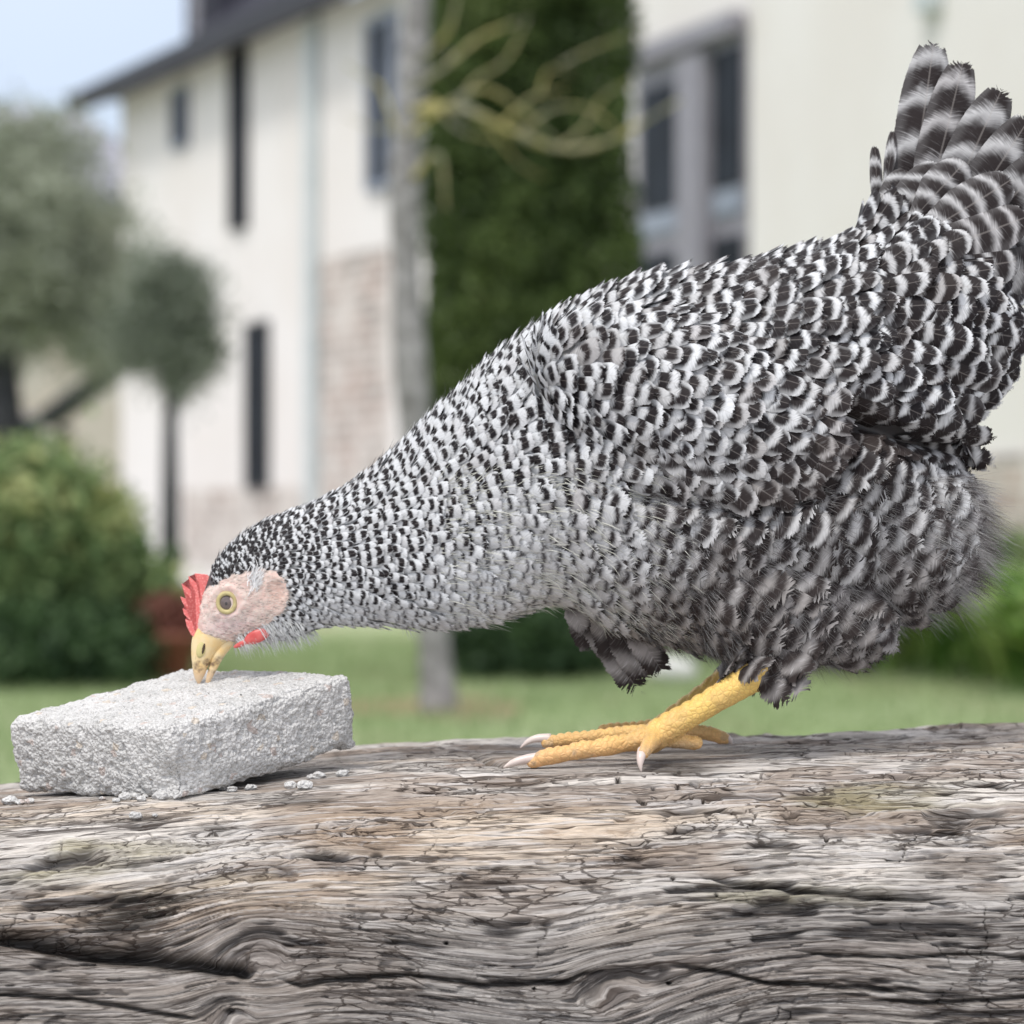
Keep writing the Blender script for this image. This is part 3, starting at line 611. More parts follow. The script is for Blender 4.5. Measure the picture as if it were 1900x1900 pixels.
for sx_ in (-.72, .72):
    pass; box_on(root_b, 'support_post', (sx_ - .07, .12, GZ), (1, 0, 0), .14, GZ * -1 - .34, .16, M['bark_dark'])
_n = len(bo.data.vertices) // 978 if False else None
_co = np.empty(len(bo.data.vertices) * 3, np.float32); bo.data.vertices.foreach_get('co', _co); _co = _co.reshape(-1, 3); _xs = _co[:, 0]
for _x in (_xs.min(), _xs.max()):
    _ring = _co[np.abs(_xs - _x) < 1e-5]; _me = bpy.data.meshes.new('end_grain'); _cen = _ring.mean(0)
    _me.from_pydata([tuple(v) for v in _ring] + [tuple(_cen)], [], [(i, (i + 1) % len(_ring), len(_ring)) for i in range(len(_ring))]); link_mesh('end_grain', _me, M['bark_grey'], root_b, False)
bo_bvh = BVHTree.FromObject(bo, bpy.context.evaluated_depsgraph_get())
def wood_z(x, y):
    r = bo_bvh.ray_cast(Vector((x, y, .2)), Vector((0, 0, -1))); return r[0].z if r[0] else -.12

# ------------------------------------------------------------------ concrete block
Fp = Vector(P(313, 1347, 1.418)); Lp = Vector(P(8, 1332, 1.478)); Rp = Vector(P(655, 1247, 1.483))
def block():
    e1 = Lp - Fp; e2 = Rp - Fp; nt = e2.cross(e1).normalized()
    if nt.z < 0: nt = -nt
    H = .0360; dims = np.array([e1.length, e2.length, H]); rad = .0045; res = .0008
    B = [np.array(e1.normalized()), np.array(e2.normalized()), np.array(nt)]
    base = np.array(Fp) - B[2] * H; V = []; Fc = []; off = 0; NN = []
    for ax in range(3):
        a1, a2 = (ax + 1) % 3, (ax + 2) % 3; n1 = int(dims[a1] / res); n2 = int(dims[a2] / res)
        for side in (0, 1):
            q = np.zeros((n1 + 1, n2 + 1, 3)); q[..., ax] = dims[ax] * side; q[..., a1] = np.linspace(0, dims[a1], n1 + 1)[:, None]; q[..., a2] = np.linspace(0, dims[a2], n2 + 1)[None]
            q = q.reshape(-1, 3); r_ = rad * (1 + 0 * q[:, :1]); c = np.clip(q, rad, dims - rad); n = q - c; ln = np.linalg.norm(n, axis=1)[:, None]; n = n / ln; p = c + n * rad
            V.append(p); NN.append(n); f = grid_faces(n1 + 1, n2 + 1); 
            if side == 0: f = f[:, ::-1]
            Fc.append(f + off); off += len(p)
    p = np.concatenate(V); n = np.concatenate(NN); X, Y, Z = p.T
    ed = np.sort(np.minimum(p, dims - p), axis=1)[:, 1]            # distance to the nearest edge
    e = ss(.012, 0, ed)
    h = .0008 * (fbm(X * 45, Y * 45, Z * 45, 3, 71) - .5) + 0.0005 * (fbm(X * 260, Y * 260, Z * 260, 2, 72) - .5) + .0011 * (fbm(X * 700, Y * 700, Z * 700, 2, 73) - .5)
    h -= e * .0014 * ss(.4, .72, fbm(X * 110, Y * 110, Z * 110, 3, 74))
    h -= .0011 * ss(.62, .75, fbm(X * 420, Y * 420, Z * 420, 2, 75))
    botm = ss(.013, .0, Z); h -= botm * .0020 * ss(.35, .7, fbm(X * 85, Y * 85, Z * 85, 3, 76)) * ss(.0, .05, np.maximum(X, Y))
    # broken nick in the front corner below
    h -= .006 * np.exp(-((X / .010) ** 2 + (Y / .012) ** 2 + ((Z - .010) / .008) ** 2))
    p = p + n * h[:, None]
    Wd = base + p[:, :1] * B[0] + p[:, 1:2] * B[1] + p[:, 2:3] * B[2]
    me = np_mesh('concrete_block', Wd, np.concatenate(Fc))
    g = G('concrete'); o = g.obj(); v1 = g.vor(o, 620); v2 = g.vor(o, 1100); n1 = g.noise(o, 55, 4); n2 = g.noise(o, 900, 3); vc = g.vor(o, 300, 'F1', 1); vcs = g.sep(vc)
    c = g.mix(g.ss(.3, .7, n1), (.48, .475, .46), (.61, .60, .585)); c = g.mix(g.ss(.35, .7, n2, 0., .6), c, (.72, .71, .70)); c = g.mix(g.ss(.55, .95, v1, 0., .45), c, (.28, .27, .26))
    c = g.mix(g.math('MULTIPLY', g.math('GREATER_THAN', vcs[0], .975), .45), c, (.50, .36, .30)); c = g.mix(g.math('MULTIPLY', g.math('LESS_THAN', vcs[0], .03), .45), c, (.62, .5, .36))
    g.base(c, .95, .1); g.bump(g.math('ADD', g.math('SUBTRACT', 1., v1), g.math('MULTIPLY', n2, .8)), 1., .0012); M['concrete'] = g.m
    o = link_mesh('concrete_block', me, g.m); tag(o, 'rough pale grey concrete block under the beak of the hen, lying on the beam', 'block'); return B, base, dims
Bk, bbase, bdim = block()
cr_rng = np.random.default_rng(3)
CRL = {0: 'leftmost tiny crumb of the heap at the front foot of the concrete block', 1: 'second crumb from the left in the heap at the foot of the block', 9: 'tiny crumb just right of the front corner of the concrete block', 8: 'rightmost crumb of the heap, right under the front corner of the block', 10: 'crumb lying a little in front of the heap at the foot of the block', 11: 'crumb at the left end of the dark gap under the raised block side',
 12: 'crumb beside the one at the left end of the dark gap under the block', 13: 'lone crumb below the middle of the dark gap under the concrete block', 14: 'left one of the paired crumbs before the raised right block end', 15: 'right one of the paired crumbs before the raised right block end', 16: 'left crumb of the two in the shade under the right block end', 17: 'right crumb of the two in the shade under the right block end', 18: 'crumb farthest right, under the right end of the concrete block',
 19: 'larger lone pale crumb on the beam below the front of the block', 20: 'small crumb beside the larger lone crumb below the front of the block', 21: 'crumb nearest the left edge of the picture, left of the concrete block', 22: 'middle crumb of the three at the left foot of the concrete block', 23: 'right crumb of the three at the left foot of the concrete block'}
spots = [(x, y) for x, y, d_ in ((190, 1484, 1.412), (215, 1492, 1.408), (232, 1488, 1.411), (250, 1486, 1.409), (268, 1484, 1.412), (285, 1480, 1.405), (298, 1486, 1.404), (313, 1484, 1.402), (325, 1480, 1.404), (345, 1476, 1.408), (262, 1490, 1.403), (415, 1470, 1.425), (430, 1468, 1.42), (465, 1466, 1.425), (538, 1462, 1.41), (566, 1462, 1.412), (578, 1445, 1.44), (592, 1444, 1.45), (636, 1440, 1.44), (250, 1517, 1.392), (287, 1515, 1.392), (18, 1492, 1.42), (36, 1492, 1.425), (55, 1490, 1.42))]
for i, (qx0, qy0) in enumerate(spots):
    tgt = Vector(P(qx0, qy0 - (4 if 0 < i < 12 else 0), 1.4)); o0 = Vector((0, CAM_Y, 0)); hit = bo_bvh.ray_cast(o0, (tgt - o0).normalized())[0]; x, dd = hit.x, hit.y - CAM_Y
    bm = bmesh.new(); bmesh.ops.create_icosphere(bm, subdivisions=2, radius=1); r = (.0011 + .0018 * cr_rng.random()) * (1.35 if i in (5, 6, 19) else 1); z = wood_z(x, dd + CAM_Y)
    for v in bm.verts:
        k = .6 + .8 * float(fbm(v.co.x * 1.7 + i * 9, v.co.y * 1.7, v.co.z * 1.7, 2, 8)); v.co = Vector((x + v.co.x * r * 1.3 * k, dd + CAM_Y + v.co.y * r * k, z + r * .5 + v.co.z * r * .8 * k))
    me = bpy.data.meshes.new('concrete_crumb'); bm.to_mesh(me); bm.free()
    tag(link_mesh('concrete_crumb', me, M['concrete'], None, False), CRL.get(i, 'tiny pale crumb in the middle of the heap at the foot of the block'), 'crumb', 'concrete crumbs scattered round the block')

#HEN#

# ------------------------------------------------------------------ the hen
K = 0.00025                       # metres per photo pixel in the plane of the hen
def H(px, py, y=0.0): return Vector(((px - 950) * K, y, (950 - py) * K))
hen = empty('hen', (H(1200, 0).x, 0, -.115), 'black and white barred hen bending down to peck at the concrete block', 'hen')

def loft(secs, sub=6, M_=40, cap=True):
    A = np.array(secs, float); n = (len(A) - 1) * sub + 1; I = spl(A, n); V = []
    for tx, ty, bx, by, w in I:
        c = np.array([(tx + bx) / 2, (ty + by) / 2]); hv = np.array([(tx - bx) / 2, (ty - by) / 2])
        for k in range(M_):
            th = 2 * math.pi * k / M_; q = c + hv * math.cos(th); V.append(H(q[0], q[1], -w * K * math.sin(th)))
    Fc = [tuple(f) for f in grid_faces(n, M_, True)]
    if cap: Fc += [tuple(range(M_)), tuple(range(n * M_ - 1, (n - 1) * M_ - 1, -1))]
    return V, Fc
SECS = [(366, 1172, 436, 1192, 17), (370, 1130, 478, 1186, 31), (382, 1086, 508, 1186, 41), (398, 1048, 540, 1182, 47), (436, 1004, 566, 1172, 51), (492, 968, 596, 1160, 55), (562, 942, 645, 1156, 62),
        (640, 908, 722, 1156, 74), (722, 848, 820, 1158, 92), (802, 774, 910, 1146, 118), (874, 708, 1000, 1116, 145), (955, 640, 1062, 1118, 172), (1064, 572, 1132, 1150, 200), (1182, 528, 1222, 1178, 222), (1302, 512, 1312, 1200, 234),
        (1400, 494, 1400, 1214, 236), (1490, 474, 1500, 1195, 226), (1560, 452, 1590, 1140, 205), (1625, 440, 1672, 1045, 172), (1690, 452, 1738, 940, 130), (1740, 500, 1775, 840, 80)]
def ellip(cx, cy, y, rx, ry, rz, rot=0, seg=36):
    V = []; cr, sr = math.cos(R(rot)), math.sin(R(rot))
    for i in range(seg + 1):
        ph = math.pi * i / seg
        for j in range(seg):
            th = 2 * math.pi * j / seg; a, b, c = rx * math.cos(ph), ry * math.sin(ph) * math.cos(th), rz * math.sin(ph) * math.sin(th)
            V.append(H(cx + a * cr + b * sr, cy - a * sr + b * cr, (y + c) * K))
    return V, [tuple(f) for f in grid_faces(seg + 1, seg, True)]
def chain(pts, n=24, seg=16):     # (px, py, d or y offset px, r px)
    I = spl(pts, n); V, Fc = tube([H(a, b, c * K) for a, b, c, r in I], [r * K for *_, r in I], seg)
    a, b, c, r = I[0]; e0 = ellip(a, b, c, r, r, r, 0, 12); a, b, c, r = I[-1]; e1 = ellip(a, b, c, r, r, r, 0, 12)
    return join([(V, Fc), e0, e1])
NY, FY = -150, 130                # near and far leg, sideways offset (px)
def nearpx(px, py, y):            # where to aim on the middle plane so that a point y pixels towards the camera lands on (px, py)
    k = (1.5 + y * K) / 1.5; return 950 + (px - 950) * k, 950 + (py - 950) * k
def ch(pts, **k): return chain([(*nearpx(a, b, y), y, r) for a, b, y, r in pts], **k)
LEG = []
LEG.append(ch([(1470, 1190, NY + 10, 34), (1425, 1236, NY, 31), (1370, 1272, NY, 27), (1300, 1314, NY, 24), (1240, 1350, NY, 27), (1208, 1372, NY, 27)]))
LEG.append(ch([(1222, 1368, NY - 5, 22), (1185, 1374, NY - 15, 20), (1160, 1379, NY - 22, 16), (1130, 1384, NY - 30, 18.5), (1105, 1389, NY - 35, 15), (1080, 1392, NY - 38, 17.5), (1050, 1398, NY - 40, 14), (1025, 1402, NY - 41, 16), (1000, 1409, NY - 42, 14.5), (988, 1414, NY - 42, 12)]))
LEG.append(ch([(1215, 1362, NY + 15, 20), (1150, 1362, NY + 50, 14), (1090, 1368, NY + 70, 12), (1045, 1372, NY + 80, 12), (1015, 1378, NY + 85, 11)]))
LEG.append(ch([(1215, 1368, NY - 10, 20), (1208, 1378, NY - 50, 15), (1200, 1388, NY - 90, 13), (1193, 1397, NY - 112, 12)]))
LEG.append(ch([(1225, 1368, NY, 20), (1255, 1375, NY + 10, 13), (1285, 1378, NY + 15, 14), (1292, 1378, NY + 15, 13)]))
LEG.append(ch([(1440, 1180, FY, 30), (1370, 1238, FY, 24), (1310, 1285, FY, 20), (1250, 1330, FY, 20), (1225, 1350, FY, 20)]))
LEG.append(ch([(1230, 1348, FY, 17), (1180, 1350, FY, 12), (1140, 1352, FY, 11), (1118, 1354, FY, 10)]))
LEG.append(ch([(1230, 1350, FY, 17), (1280, 1356, FY - 20, 14), (1320, 1362, FY - 30, 14), (1345, 1371, FY - 35, 12)]))
LEG.append(ch([(1230, 1350, FY, 17), (1200, 1358, FY - 50, 13), (1150, 1364, FY - 70, 11)]))
bodies = [loft(SECS), ellip(1270, 760, -150, 300, 150, 115, -20), ellip(1270, 760, 150, 300, 150, 115, -20), ellip(1690, 600, 0, 165, 180, 150, 30), ellip(1630, 968, -10, 165, 178, 150, 25),
          ellip(1410, 1090, -85, 165, 130, 115, -20), ellip(1400, 1080, 85, 165, 130, 110, -20), ellip(1690, 470, 0, 70, 110, 70, 60), ellip(1545, 1135, -60, 90, 80, 100, 0)]
V, Fc = join(bodies + LEG)
me = bpy.data.meshes.new('body'); me.from_pydata(V, [], Fc)
bo2 = bpy.data.objects.new('body_raw', me); C.objects.link(bo2)
bm = bmesh.new(); bm.from_mesh(me); bmesh.ops.recalc_face_normals(bm, faces=bm.faces); bm.to_mesh(me); bm.free()
md = bo2.modifiers.new('r', 'REMESH'); md.mode = 'VOXEL'; md.voxel_size = .0009
md = bo2.modifiers.new('s', 'SMOOTH'); md.factor = .5; md.iterations = 4
body_me = bpy.data.meshes.new_from_object(bo2.evaluated_get(bpy.context.evaluated_depsgraph_get())); bpy.data.objects.remove(bo2)
bv = np.empty(len(body_me.vertices) * 3, np.float32); body_me.vertices.foreach_get('co', bv); bv = bv.reshape(-1, 3)
BX = bv[:, 0] / K + 950; BY = 950 - bv[:, 2] / K
def poly_in(x, y, poly):
    ins = np.zeros(np.shape(x), bool); n = len(poly); j = n - 1
    for i in range(n):
        xi, yi = poly[i]; xj, yj = poly[j]; ins ^= ((yi > y) != (yj > y)) & (x < (xj - xi) * (y - yi) / (yj - yi + 1e-9) + xi); j = i
    return ins
FACE = [(350, 1210), (360, 1120), (388, 1090), (412, 1074), (445, 1062), (480, 1052), (512, 1056), (532, 1072), (541, 1100), (532, 1130), (512, 1148), (490, 1166), (455, 1200), (420, 1215)]
face = poly_in(BX, BY, FACE).astype(float)
legm = ((BY > 1218) | ((BX > 950) & (BY > 1300))).astype(float)
n3 = lambda s, o=2, q=0: fbm(bv[:, 0] * s, bv[:, 1] * s, bv[:, 2] * s, o, q)
skin = np.array([.68, .56, .50])[None] * np.ones((len(bv), 1)); t = ss(.35, .65, n3(480, 3))[:, None]
skin = skin * (1 - .5 * t) + np.array([.62, .38, .34]) * .5 * t
ear = np.exp(-(((BX - 516) / 22) ** 2 + ((BY - 1098) / 34) ** 2))[:, None]; skin = skin * (1 - ear) + np.array([.66, .46, .39]) * ear
lore = np.exp(-(((BX - 430) / 40) ** 2 + ((BY - 1165) / 26) ** 2))[:, None]; skin = skin * (1 - .5 * lore) + np.array([.66, .52, .55]) * .5 * lore
br_ = np.exp(-(((BX - 470) / 50) ** 2 + ((BY - 1185) / 14) ** 2))[:, None] * .6; skin = skin * (1 - br_) + np.array([.60, .38, .24]) * br_
yel = np.array([.78, .53, .16]); yel2 = np.array([.74, .43, .20]); tt = ss(1300, 1410, BY)[:, None]; yc = yel * (1 - tt) + yel2 * tt
m1 = ss(.45, .7, n3(120, 3, 4))[:, None]; yc = yc * (1 - .3 * m1) + np.array([.50, .32, .16]) * .3 * m1
m2 = ss(.62, .72, n3(190, 2, 7))[:, None] * (ss(1350, 1385, BY))[:, None]; yc = yc * (1 - .5 * m2) + np.array([.34, .30, .24]) * .5 * m2
down = np.array([.07, .065, .065])[None]
colb = down * np.ones((len(bv), 1)); colb = colb + (np.array([.45, .45, .44]) - colb) * (ss(1100, 980, BX) * ss(400, 600, BX))[:, None]
colb = np.where(face[:, None] > 0, skin, colb); colb = np.where(legm[:, None] > 0, yc, colb)
# leg scales: shallow plates across the shank and toes
cattr(body_me, 'col', colb); attr(body_me, 'leg', legm); attr(body_me, 'face', face)
g = G('hen_skin'); o_ = g.obj(); g.base(g.at('col', 'Color'), .5, .3)
sc = g.vor(o_, 420, 'DISTANCE_TO_EDGE'); sc2 = g.math('MULTIPLY', g.ss(0., .25, sc), g.at('leg')); wr_ = g.noise(o_, 700, 3); wr2 = g.math('MULTIPLY', wr_, g.at('face'))
legc = g.mix(g.math('MULTIPLY', g.math('SUBTRACT', 1., g.ss(0., .10, sc)), g.math('MULTIPLY', g.at('leg'), .38)), g.at('col', 'Color'), (.42, .26, .10)); g.l(legc, g.p.inputs['Base Color'])
g.bump(g.math('ADD', g.math('MULTIPLY', sc2, .8), wr2), .5, .0005); g.p.inputs['Subsurface Weight'].default_value = .12; g.p.inputs['Subsurface Radius'].default_value = (.004, .0015, .001); g.p.inputs['Subsurface Scale'].default_value = .6
# raised scutes along the top of toes and front of the shank
nrm = np.empty(len(bv) * 3, np.float32); body_me.vertices.foreach_get('normal', nrm); nrm = nrm.reshape(-1, 3)
sw = legm * ss(.25, .75, nrm[:, 2] - .3 * nrm[:, 0]) * (BX < 1330) * ss(980, 1010, BX)
ph = (BX * .92 + (BY - 1380) * .5) / 12.5; scute = np.abs(np.sin(ph * math.pi)) ** .4
bv += nrm * ((scute - .75) * .0011 * sw)[:, None]
bv += nrm * ((n3(420, 2, 9) - .5) * .0007 * legm)[:, None] + nrm * ((n3(520, 3, 5) - .5) * .0016 * face)[:, None]
eb = np.exp(-((np.sqrt(((BX - 424) / 30) ** 2 + ((BY - 1116) / 27) ** 2) - 1) / .22) ** 2); bv += nrm * (eb * .0012 * face)[:, None]
er = np.exp(-((np.sqrt(((BX - 516) / 20) ** 2 + ((BY - 1100) / 33) ** 2) - 1) / .3) ** 2); bv += nrm * (er * .0010 * face)[:, None]
ei = np.exp(-((np.sqrt(((BX - 516) / 13) ** 2 + ((BY - 1094) / 20) ** 2)) ** 2)); bv -= nrm * (ei * .0007 * face)[:, None]
def seg_d(x, y, pts):
    best = np.full(len(x), 1e9)
    for (x0, y0), (x1, y1) in zip(pts[:-1], pts[1:]):
        t = np.clip(((x - x0) * (x1 - x0) + (y - y0) * (y1 - y0)) / ((x1 - x0) ** 2 + (y1 - y0) ** 2), 0, 1); best = np.minimum(best, np.hypot(x - x0 - t * (x1 - x0), y - y0 - t * (y1 - y0)))
    return best
latn = np.clip(np.abs(nrm[:, 1]) * 1.6, 0, 1)
g1 = np.exp(-(seg_d(BX, BY, [(1545, 770), (1620, 800), (1700, 830), (1800, 850)]) / 30) ** 2); g2 = np.exp(-(seg_d(BX, BY, [(1180, 915), (1330, 945), (1480, 925), (1545, 870), (1560, 790)]) / 26) ** 2)
bv -= nrm * ((g1 * 58 + g2 * 34) * K * latn)[:, None]
body_me.vertices.foreach_set('co', bv.ravel()); body_me.update(); body_me.name = 'body'
body = link_mesh('body', body_me, g.m, hen)
polys = len(body_me.polygons)
bvh = BVHTree.FromPolygons([tuple(v) for v in bv], [tuple(p.vertices) for p in body_me.polygons])
# spine coordinate
ctr = spl([((a + c) / 2, (b + d_) / 2) for a, b, c, d_, w in SECS], 400); sarc_ = np.concatenate([[0], np.cumsum(np.linalg.norm(np.diff(ctr, axis=0), axis=1))])

# region table: x, y, dir x, dir up, length, width, spacing, dark, spot, fluff, jitter, period, brown
T = np.array([
 (400, 1035, .5, .8, 18, 10, 5.5, .64, .1, .25, .5, 11, 0), (430, 1005, .7, .6, 20, 11, 6, .64, .1, .25, .5, 12, 0), (490, 985, .9, .4, 26, 13, 7, .62, .2, .25, .4, 15, 0), (560, 960, 1, .35, 36, 16, 9, .56, .4, .25, .3, 20, 0),
 (470, 1030, .9, .3, 22, 12, 6.5, .62, .1, .3, .4, 14, 0), (560, 1060, 1, -.05, 30, 13, 8, .58, .5, .3, .3, 19, 0), (550, 1130, .8, -.5, 30, 11, 7.5, .45, .4, .6, .4, 20, 0), (500, 1180, .5, -.7, 30, 8, 7, .12, .8, .9, .5, 22, 0),
 (600, 1150, .9, -.35, 40, 14, 9, .15, .9, .8, .4, 24, 0), (620, 1020, 1, .1, 48, 19, 10.5, .5, .6, .3, .15, 24, 0), (640, 940, 1, .4, 46, 18, 10.5, .5, .6, .3, .2, 22, 0),
 (700, 1000, 1, .15, 60, 24, 12.5, .46, .8, .3, .1, 25, 0), (700, 1080, 1, -.02, 60, 24, 12.5, .44, .85, .35, .1, 26, 0), (700, 1140, 1, -.12, 60, 24, 13, .12, 1, .7, .3, 28, 0), (700, 880, .9, .65, 55, 22, 12, .46, .7, .3, .2, 24, 0),
 (790, 800, .8, .7, 62, 25, 13, .42, .8, .35, .2, 27, 0), (860, 850, .9, .4, 72, 28, 14, .42, .9, .35, .1, 28, 0), (820, 960, 1, .1, 70, 28, 14, .38, .95, .35, .15, 28, 0), (850, 1080, 1, -.05, 75, 30, 15, .13, 1, .6, .3, 30, 0), (850, 1140, 1, -.05, 75, 30, 15, .12, 1, .7, .3, 30, 0),
 (960, 980, 1, .2, 78, 32, 16, .22, 1, .7, .3, 31, .05), (980, 1080, 1, -.1, 80, 34, 17, .16, 1, .8, .4, 34, .05), (960, 840, .95, .2, 75, 30, 15, .48, .8, .3, .1, 30, 0), (960, 700, .85, .6, 72, 30, 15, .38, .85, .4, .25, 32, 0),
 (1080, 620, .95, .3, 84, 38, 18, .42, .7, .3, .35, 36, 0), (1060, 760, 1, -.1, 80, 36, 17, .44, .75, .3, .3, 34, 0), (1200, 560, 1, .12, 95, 44, 20, .52, .4, .25, .5, 38, 0), (1330, 530, 1, .1, 98, 46, 20, .54, .3, .22, .5, 38, 0), (1450, 505, 1, .12, 100, 46, 20, .55, .2, .2, .45, 36, 0),
 (1150, 850, 1, -.4, 76, 38, 17, .40, .85, .25, .3, 36, .05), (1150, 700, 1, -.25, 86, 42, 19, .46, .7, .22, .45, 40, 0), (1270, 780, .95, -.5, 84, 40, 18, .44, .85, .15, .3, 38, .1), (1280, 680, 1, -.3, 92, 44, 19, .5, .6, .18, .5, 42, .05), (1370, 850, .9, -.65, 95, 46, 19, .50, .75, .12, .35, 44, .25),
 (1400, 640, 1, -.12, 100, 46, 20, .56, .3, .2, .5, 38, 0), (1450, 760, .9, -.45, 95, 44, 20, .52, .6, .15, .4, 42, .15), (1480, 850, .85, -.6, 100, 46, 20, .72, .4, .2, .4, 44, .8), (1400, 905, .9, -.5, 100, 48, 20, .70, .2, .3, .4, 44, .75), (1600, 790, .9, -.5, 90, 46, 20, .92, 0, .3, .2, 34, .9), (1545, 800, .9, -.6, 90, 46, 20, .88, 0, .3, .2, 34, .9),  # darkest rows paint the shade below the wing edge and under the saddle
 (1560, 580, 1, -.05, 104, 46, 20, .54, .05, .15, .3, 34, 0), (1680, 560, 1, 0, 110, 50, 22, .54, 0, .12, .3, 36, 0), (1790, 560, 1, -.1, 120, 54, 24, .54, 0, .12, .25, 38, 0), (1580, 690, 1, -.4, 98, 44, 19, .54, .05, .15, .25, 33, 0), (1700, 700, 1, -.4, 105, 50, 21, .54, 0, .12, .25, 34, 0), (1800, 700, .95, -.45, 110, 52, 22, .54, 0, .12, .25, 34, 0), (1640, 770, .9, -.5, 90, 42, 19, .55, 0, .15, .25, 32, 0),
 (1600, 450, .9, .5, 95, 42, 19, .55, .1, .15, .35, 34, 0), (1660, 400, .5, 1, 100, 46, 20, .55, .1, .12, .3, 42, 0), (1740, 420, .6, .9, 120, 54, 23, .54, 0, .1, .3, 46, 0), (1800, 470, .9, .4, 120, 56, 24, .54, 0, .1, .25, 40, 0),
 (1120, 980, 1, -.3, 84, 40, 18, .26, .8, .7, .3, 34, .15), (1100, 1090, 1, -.35, 85, 40, 18, .20, .9, .85, .5, 34, .3), (1200, 1130, .95, -.45, 90, 42, 18, .5, .5, .85, .5, 36, .85), (1230, 960, 1, -.35, 90, 46, 19, .50, .3, .7, .15, 34, .3),
 (1320, 1040, 1, -.45, 100, 52, 20, .5, .1, .8, .3, 34, .7), (1400, 960, 1, -.3, 100, 54, 20, .50, 0, .75, .08, 34, .35), (1560, 900, 1, -.3, 100, 54, 20, .48, 0, .8, .05, 34, .3), (1560, 1010, 1, -.35, 100, 54, 20, .48, 0, .85, .08, 34, .45), (1700, 880, 1, -.2, 100, 54, 20, .5, 0, .85, .08, 34, .35), (1740, 1000, 1, -.4, 95, 50, 20, .45, 0, .95, .1, 34, .5),
 (1640, 1090, .8, -.7, 95, 50, 20, .5, 0, .9, .2, 38, .8), (1540, 1120, .75, -.75, 100, 54, 20, .52, 0, .85, .35, 46, .95), (1400, 1130, .85, -.6, 105, 56, 20, .52, 0, .85, .35, 44, 1), (1450, 1210, .7, -.8, 90, 46, 19, .55, 0, .9, .4, 44, 1), (1300, 1170, .95, -.4, 95, 44, 18, .6, .2, .85, .5, 40, 1)], float)
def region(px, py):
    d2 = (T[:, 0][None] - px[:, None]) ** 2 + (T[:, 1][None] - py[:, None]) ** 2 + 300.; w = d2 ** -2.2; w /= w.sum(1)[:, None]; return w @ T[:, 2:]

def sample_surface():
    tri = np.array([(p.vertices[0], p.vertices[i], p.vertices[i + 1]) for p in body_me.polygons for i in range(1, len(p.vertices) - 1)], np.int64)
    a, b, c = bv[tri[:, 0]], bv[tri[:, 1]], bv[tri[:, 2]]; cr = np.cross(b - a, c - a); ar = np.linalg.norm(cr, axis=1)
    sel = rng.choice(len(tri), 150000, p=ar / ar.sum()); r1 = np.sqrt(rng.random(len(sel)))[:, None]; r2 = rng.random(len(sel))[:, None]
    p = a[sel] * (1 - r1) + b[sel] * r1 * (1 - r2) + c[sel] * r1 * r2; n = cr[sel] / np.maximum(ar[sel], 1e-12)[:, None]; return p, n
sp_, sn_ = sample_surface(); px_ = sp_[:, 0] / K + 950; py_ = 950 - sp_[:, 2] / K
jx_ = rng.normal(size=len(px_)) * .035; nofeather = poly_in(460 + (px_ - 460) * (1 + jx_), 1120 + (py_ - 1120) * (1 + jx_), FACE) | (py_ > 1245) | ((px_ < 395) & (py_ > 1060)) | ((py_ > 1222) & (px_ < 1340)) | ((px_ < 470) & (py_ > 1178))
nofeather |= ((px_ - 378) * .9 + (1075 - py_) < 0) & (px_ < 420) & (py_ > 1060)
nofeather |= (np.abs(sn_[:, 1]) > .3) & ((seg_d(px_, py_, [(1570, 775), (1640, 802), (1710, 822)]) < 24) | (seg_d(px_, py_, [(1400, 935), (1490, 918), (1540, 870), (1560, 800)]) < 11))  # no feathers in the creases: bare dark down stands in for their shade
ok_ = ~nofeather; sp_, sn_, px_, py_ = sp_[ok_], sn_[ok_], px_[ok_], py_[ok_]
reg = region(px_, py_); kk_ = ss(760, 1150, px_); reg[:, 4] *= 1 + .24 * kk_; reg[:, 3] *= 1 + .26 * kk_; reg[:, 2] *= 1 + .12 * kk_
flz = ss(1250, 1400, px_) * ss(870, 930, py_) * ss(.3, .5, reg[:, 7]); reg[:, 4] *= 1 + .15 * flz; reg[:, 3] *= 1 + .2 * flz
# thin out with a spacing that follows the region; the far side gets a coarser coat
sp_m = reg[:, 4] * K * (1 + .45 * (sn_[:, 1] > .35)); keep = []; cell = .0012; hsh = {}
order = rng.permutation(len(sp_))
for i in order:
    x, y, z = sp_[i]; r = sp_m[i]; cx_, cy_, cz_ = int(x // .005), int(y // .005), int(z // .005); hit = False; r2 = r * r
    q = 1 if r <= .005 else 2
    for a in range(cx_ - q, cx_ + q + 1):
        for b in range(cy_ - q, cy_ + q + 1):
            for c in range(cz_ - q, cz_ + q + 1):
                for (u, v, w) in hsh.get((a, b, c), ()):
                    if (u - x) ** 2 + (v - y) ** 2 + (w - z) ** 2 < r2: hit = True; break
                if hit: break
            if hit: break
        if hit: break
    if not hit: keep.append(i); hsh.setdefault((cx_, cy_, cz_), []).append((x, y, z))
keep = np.array(keep)

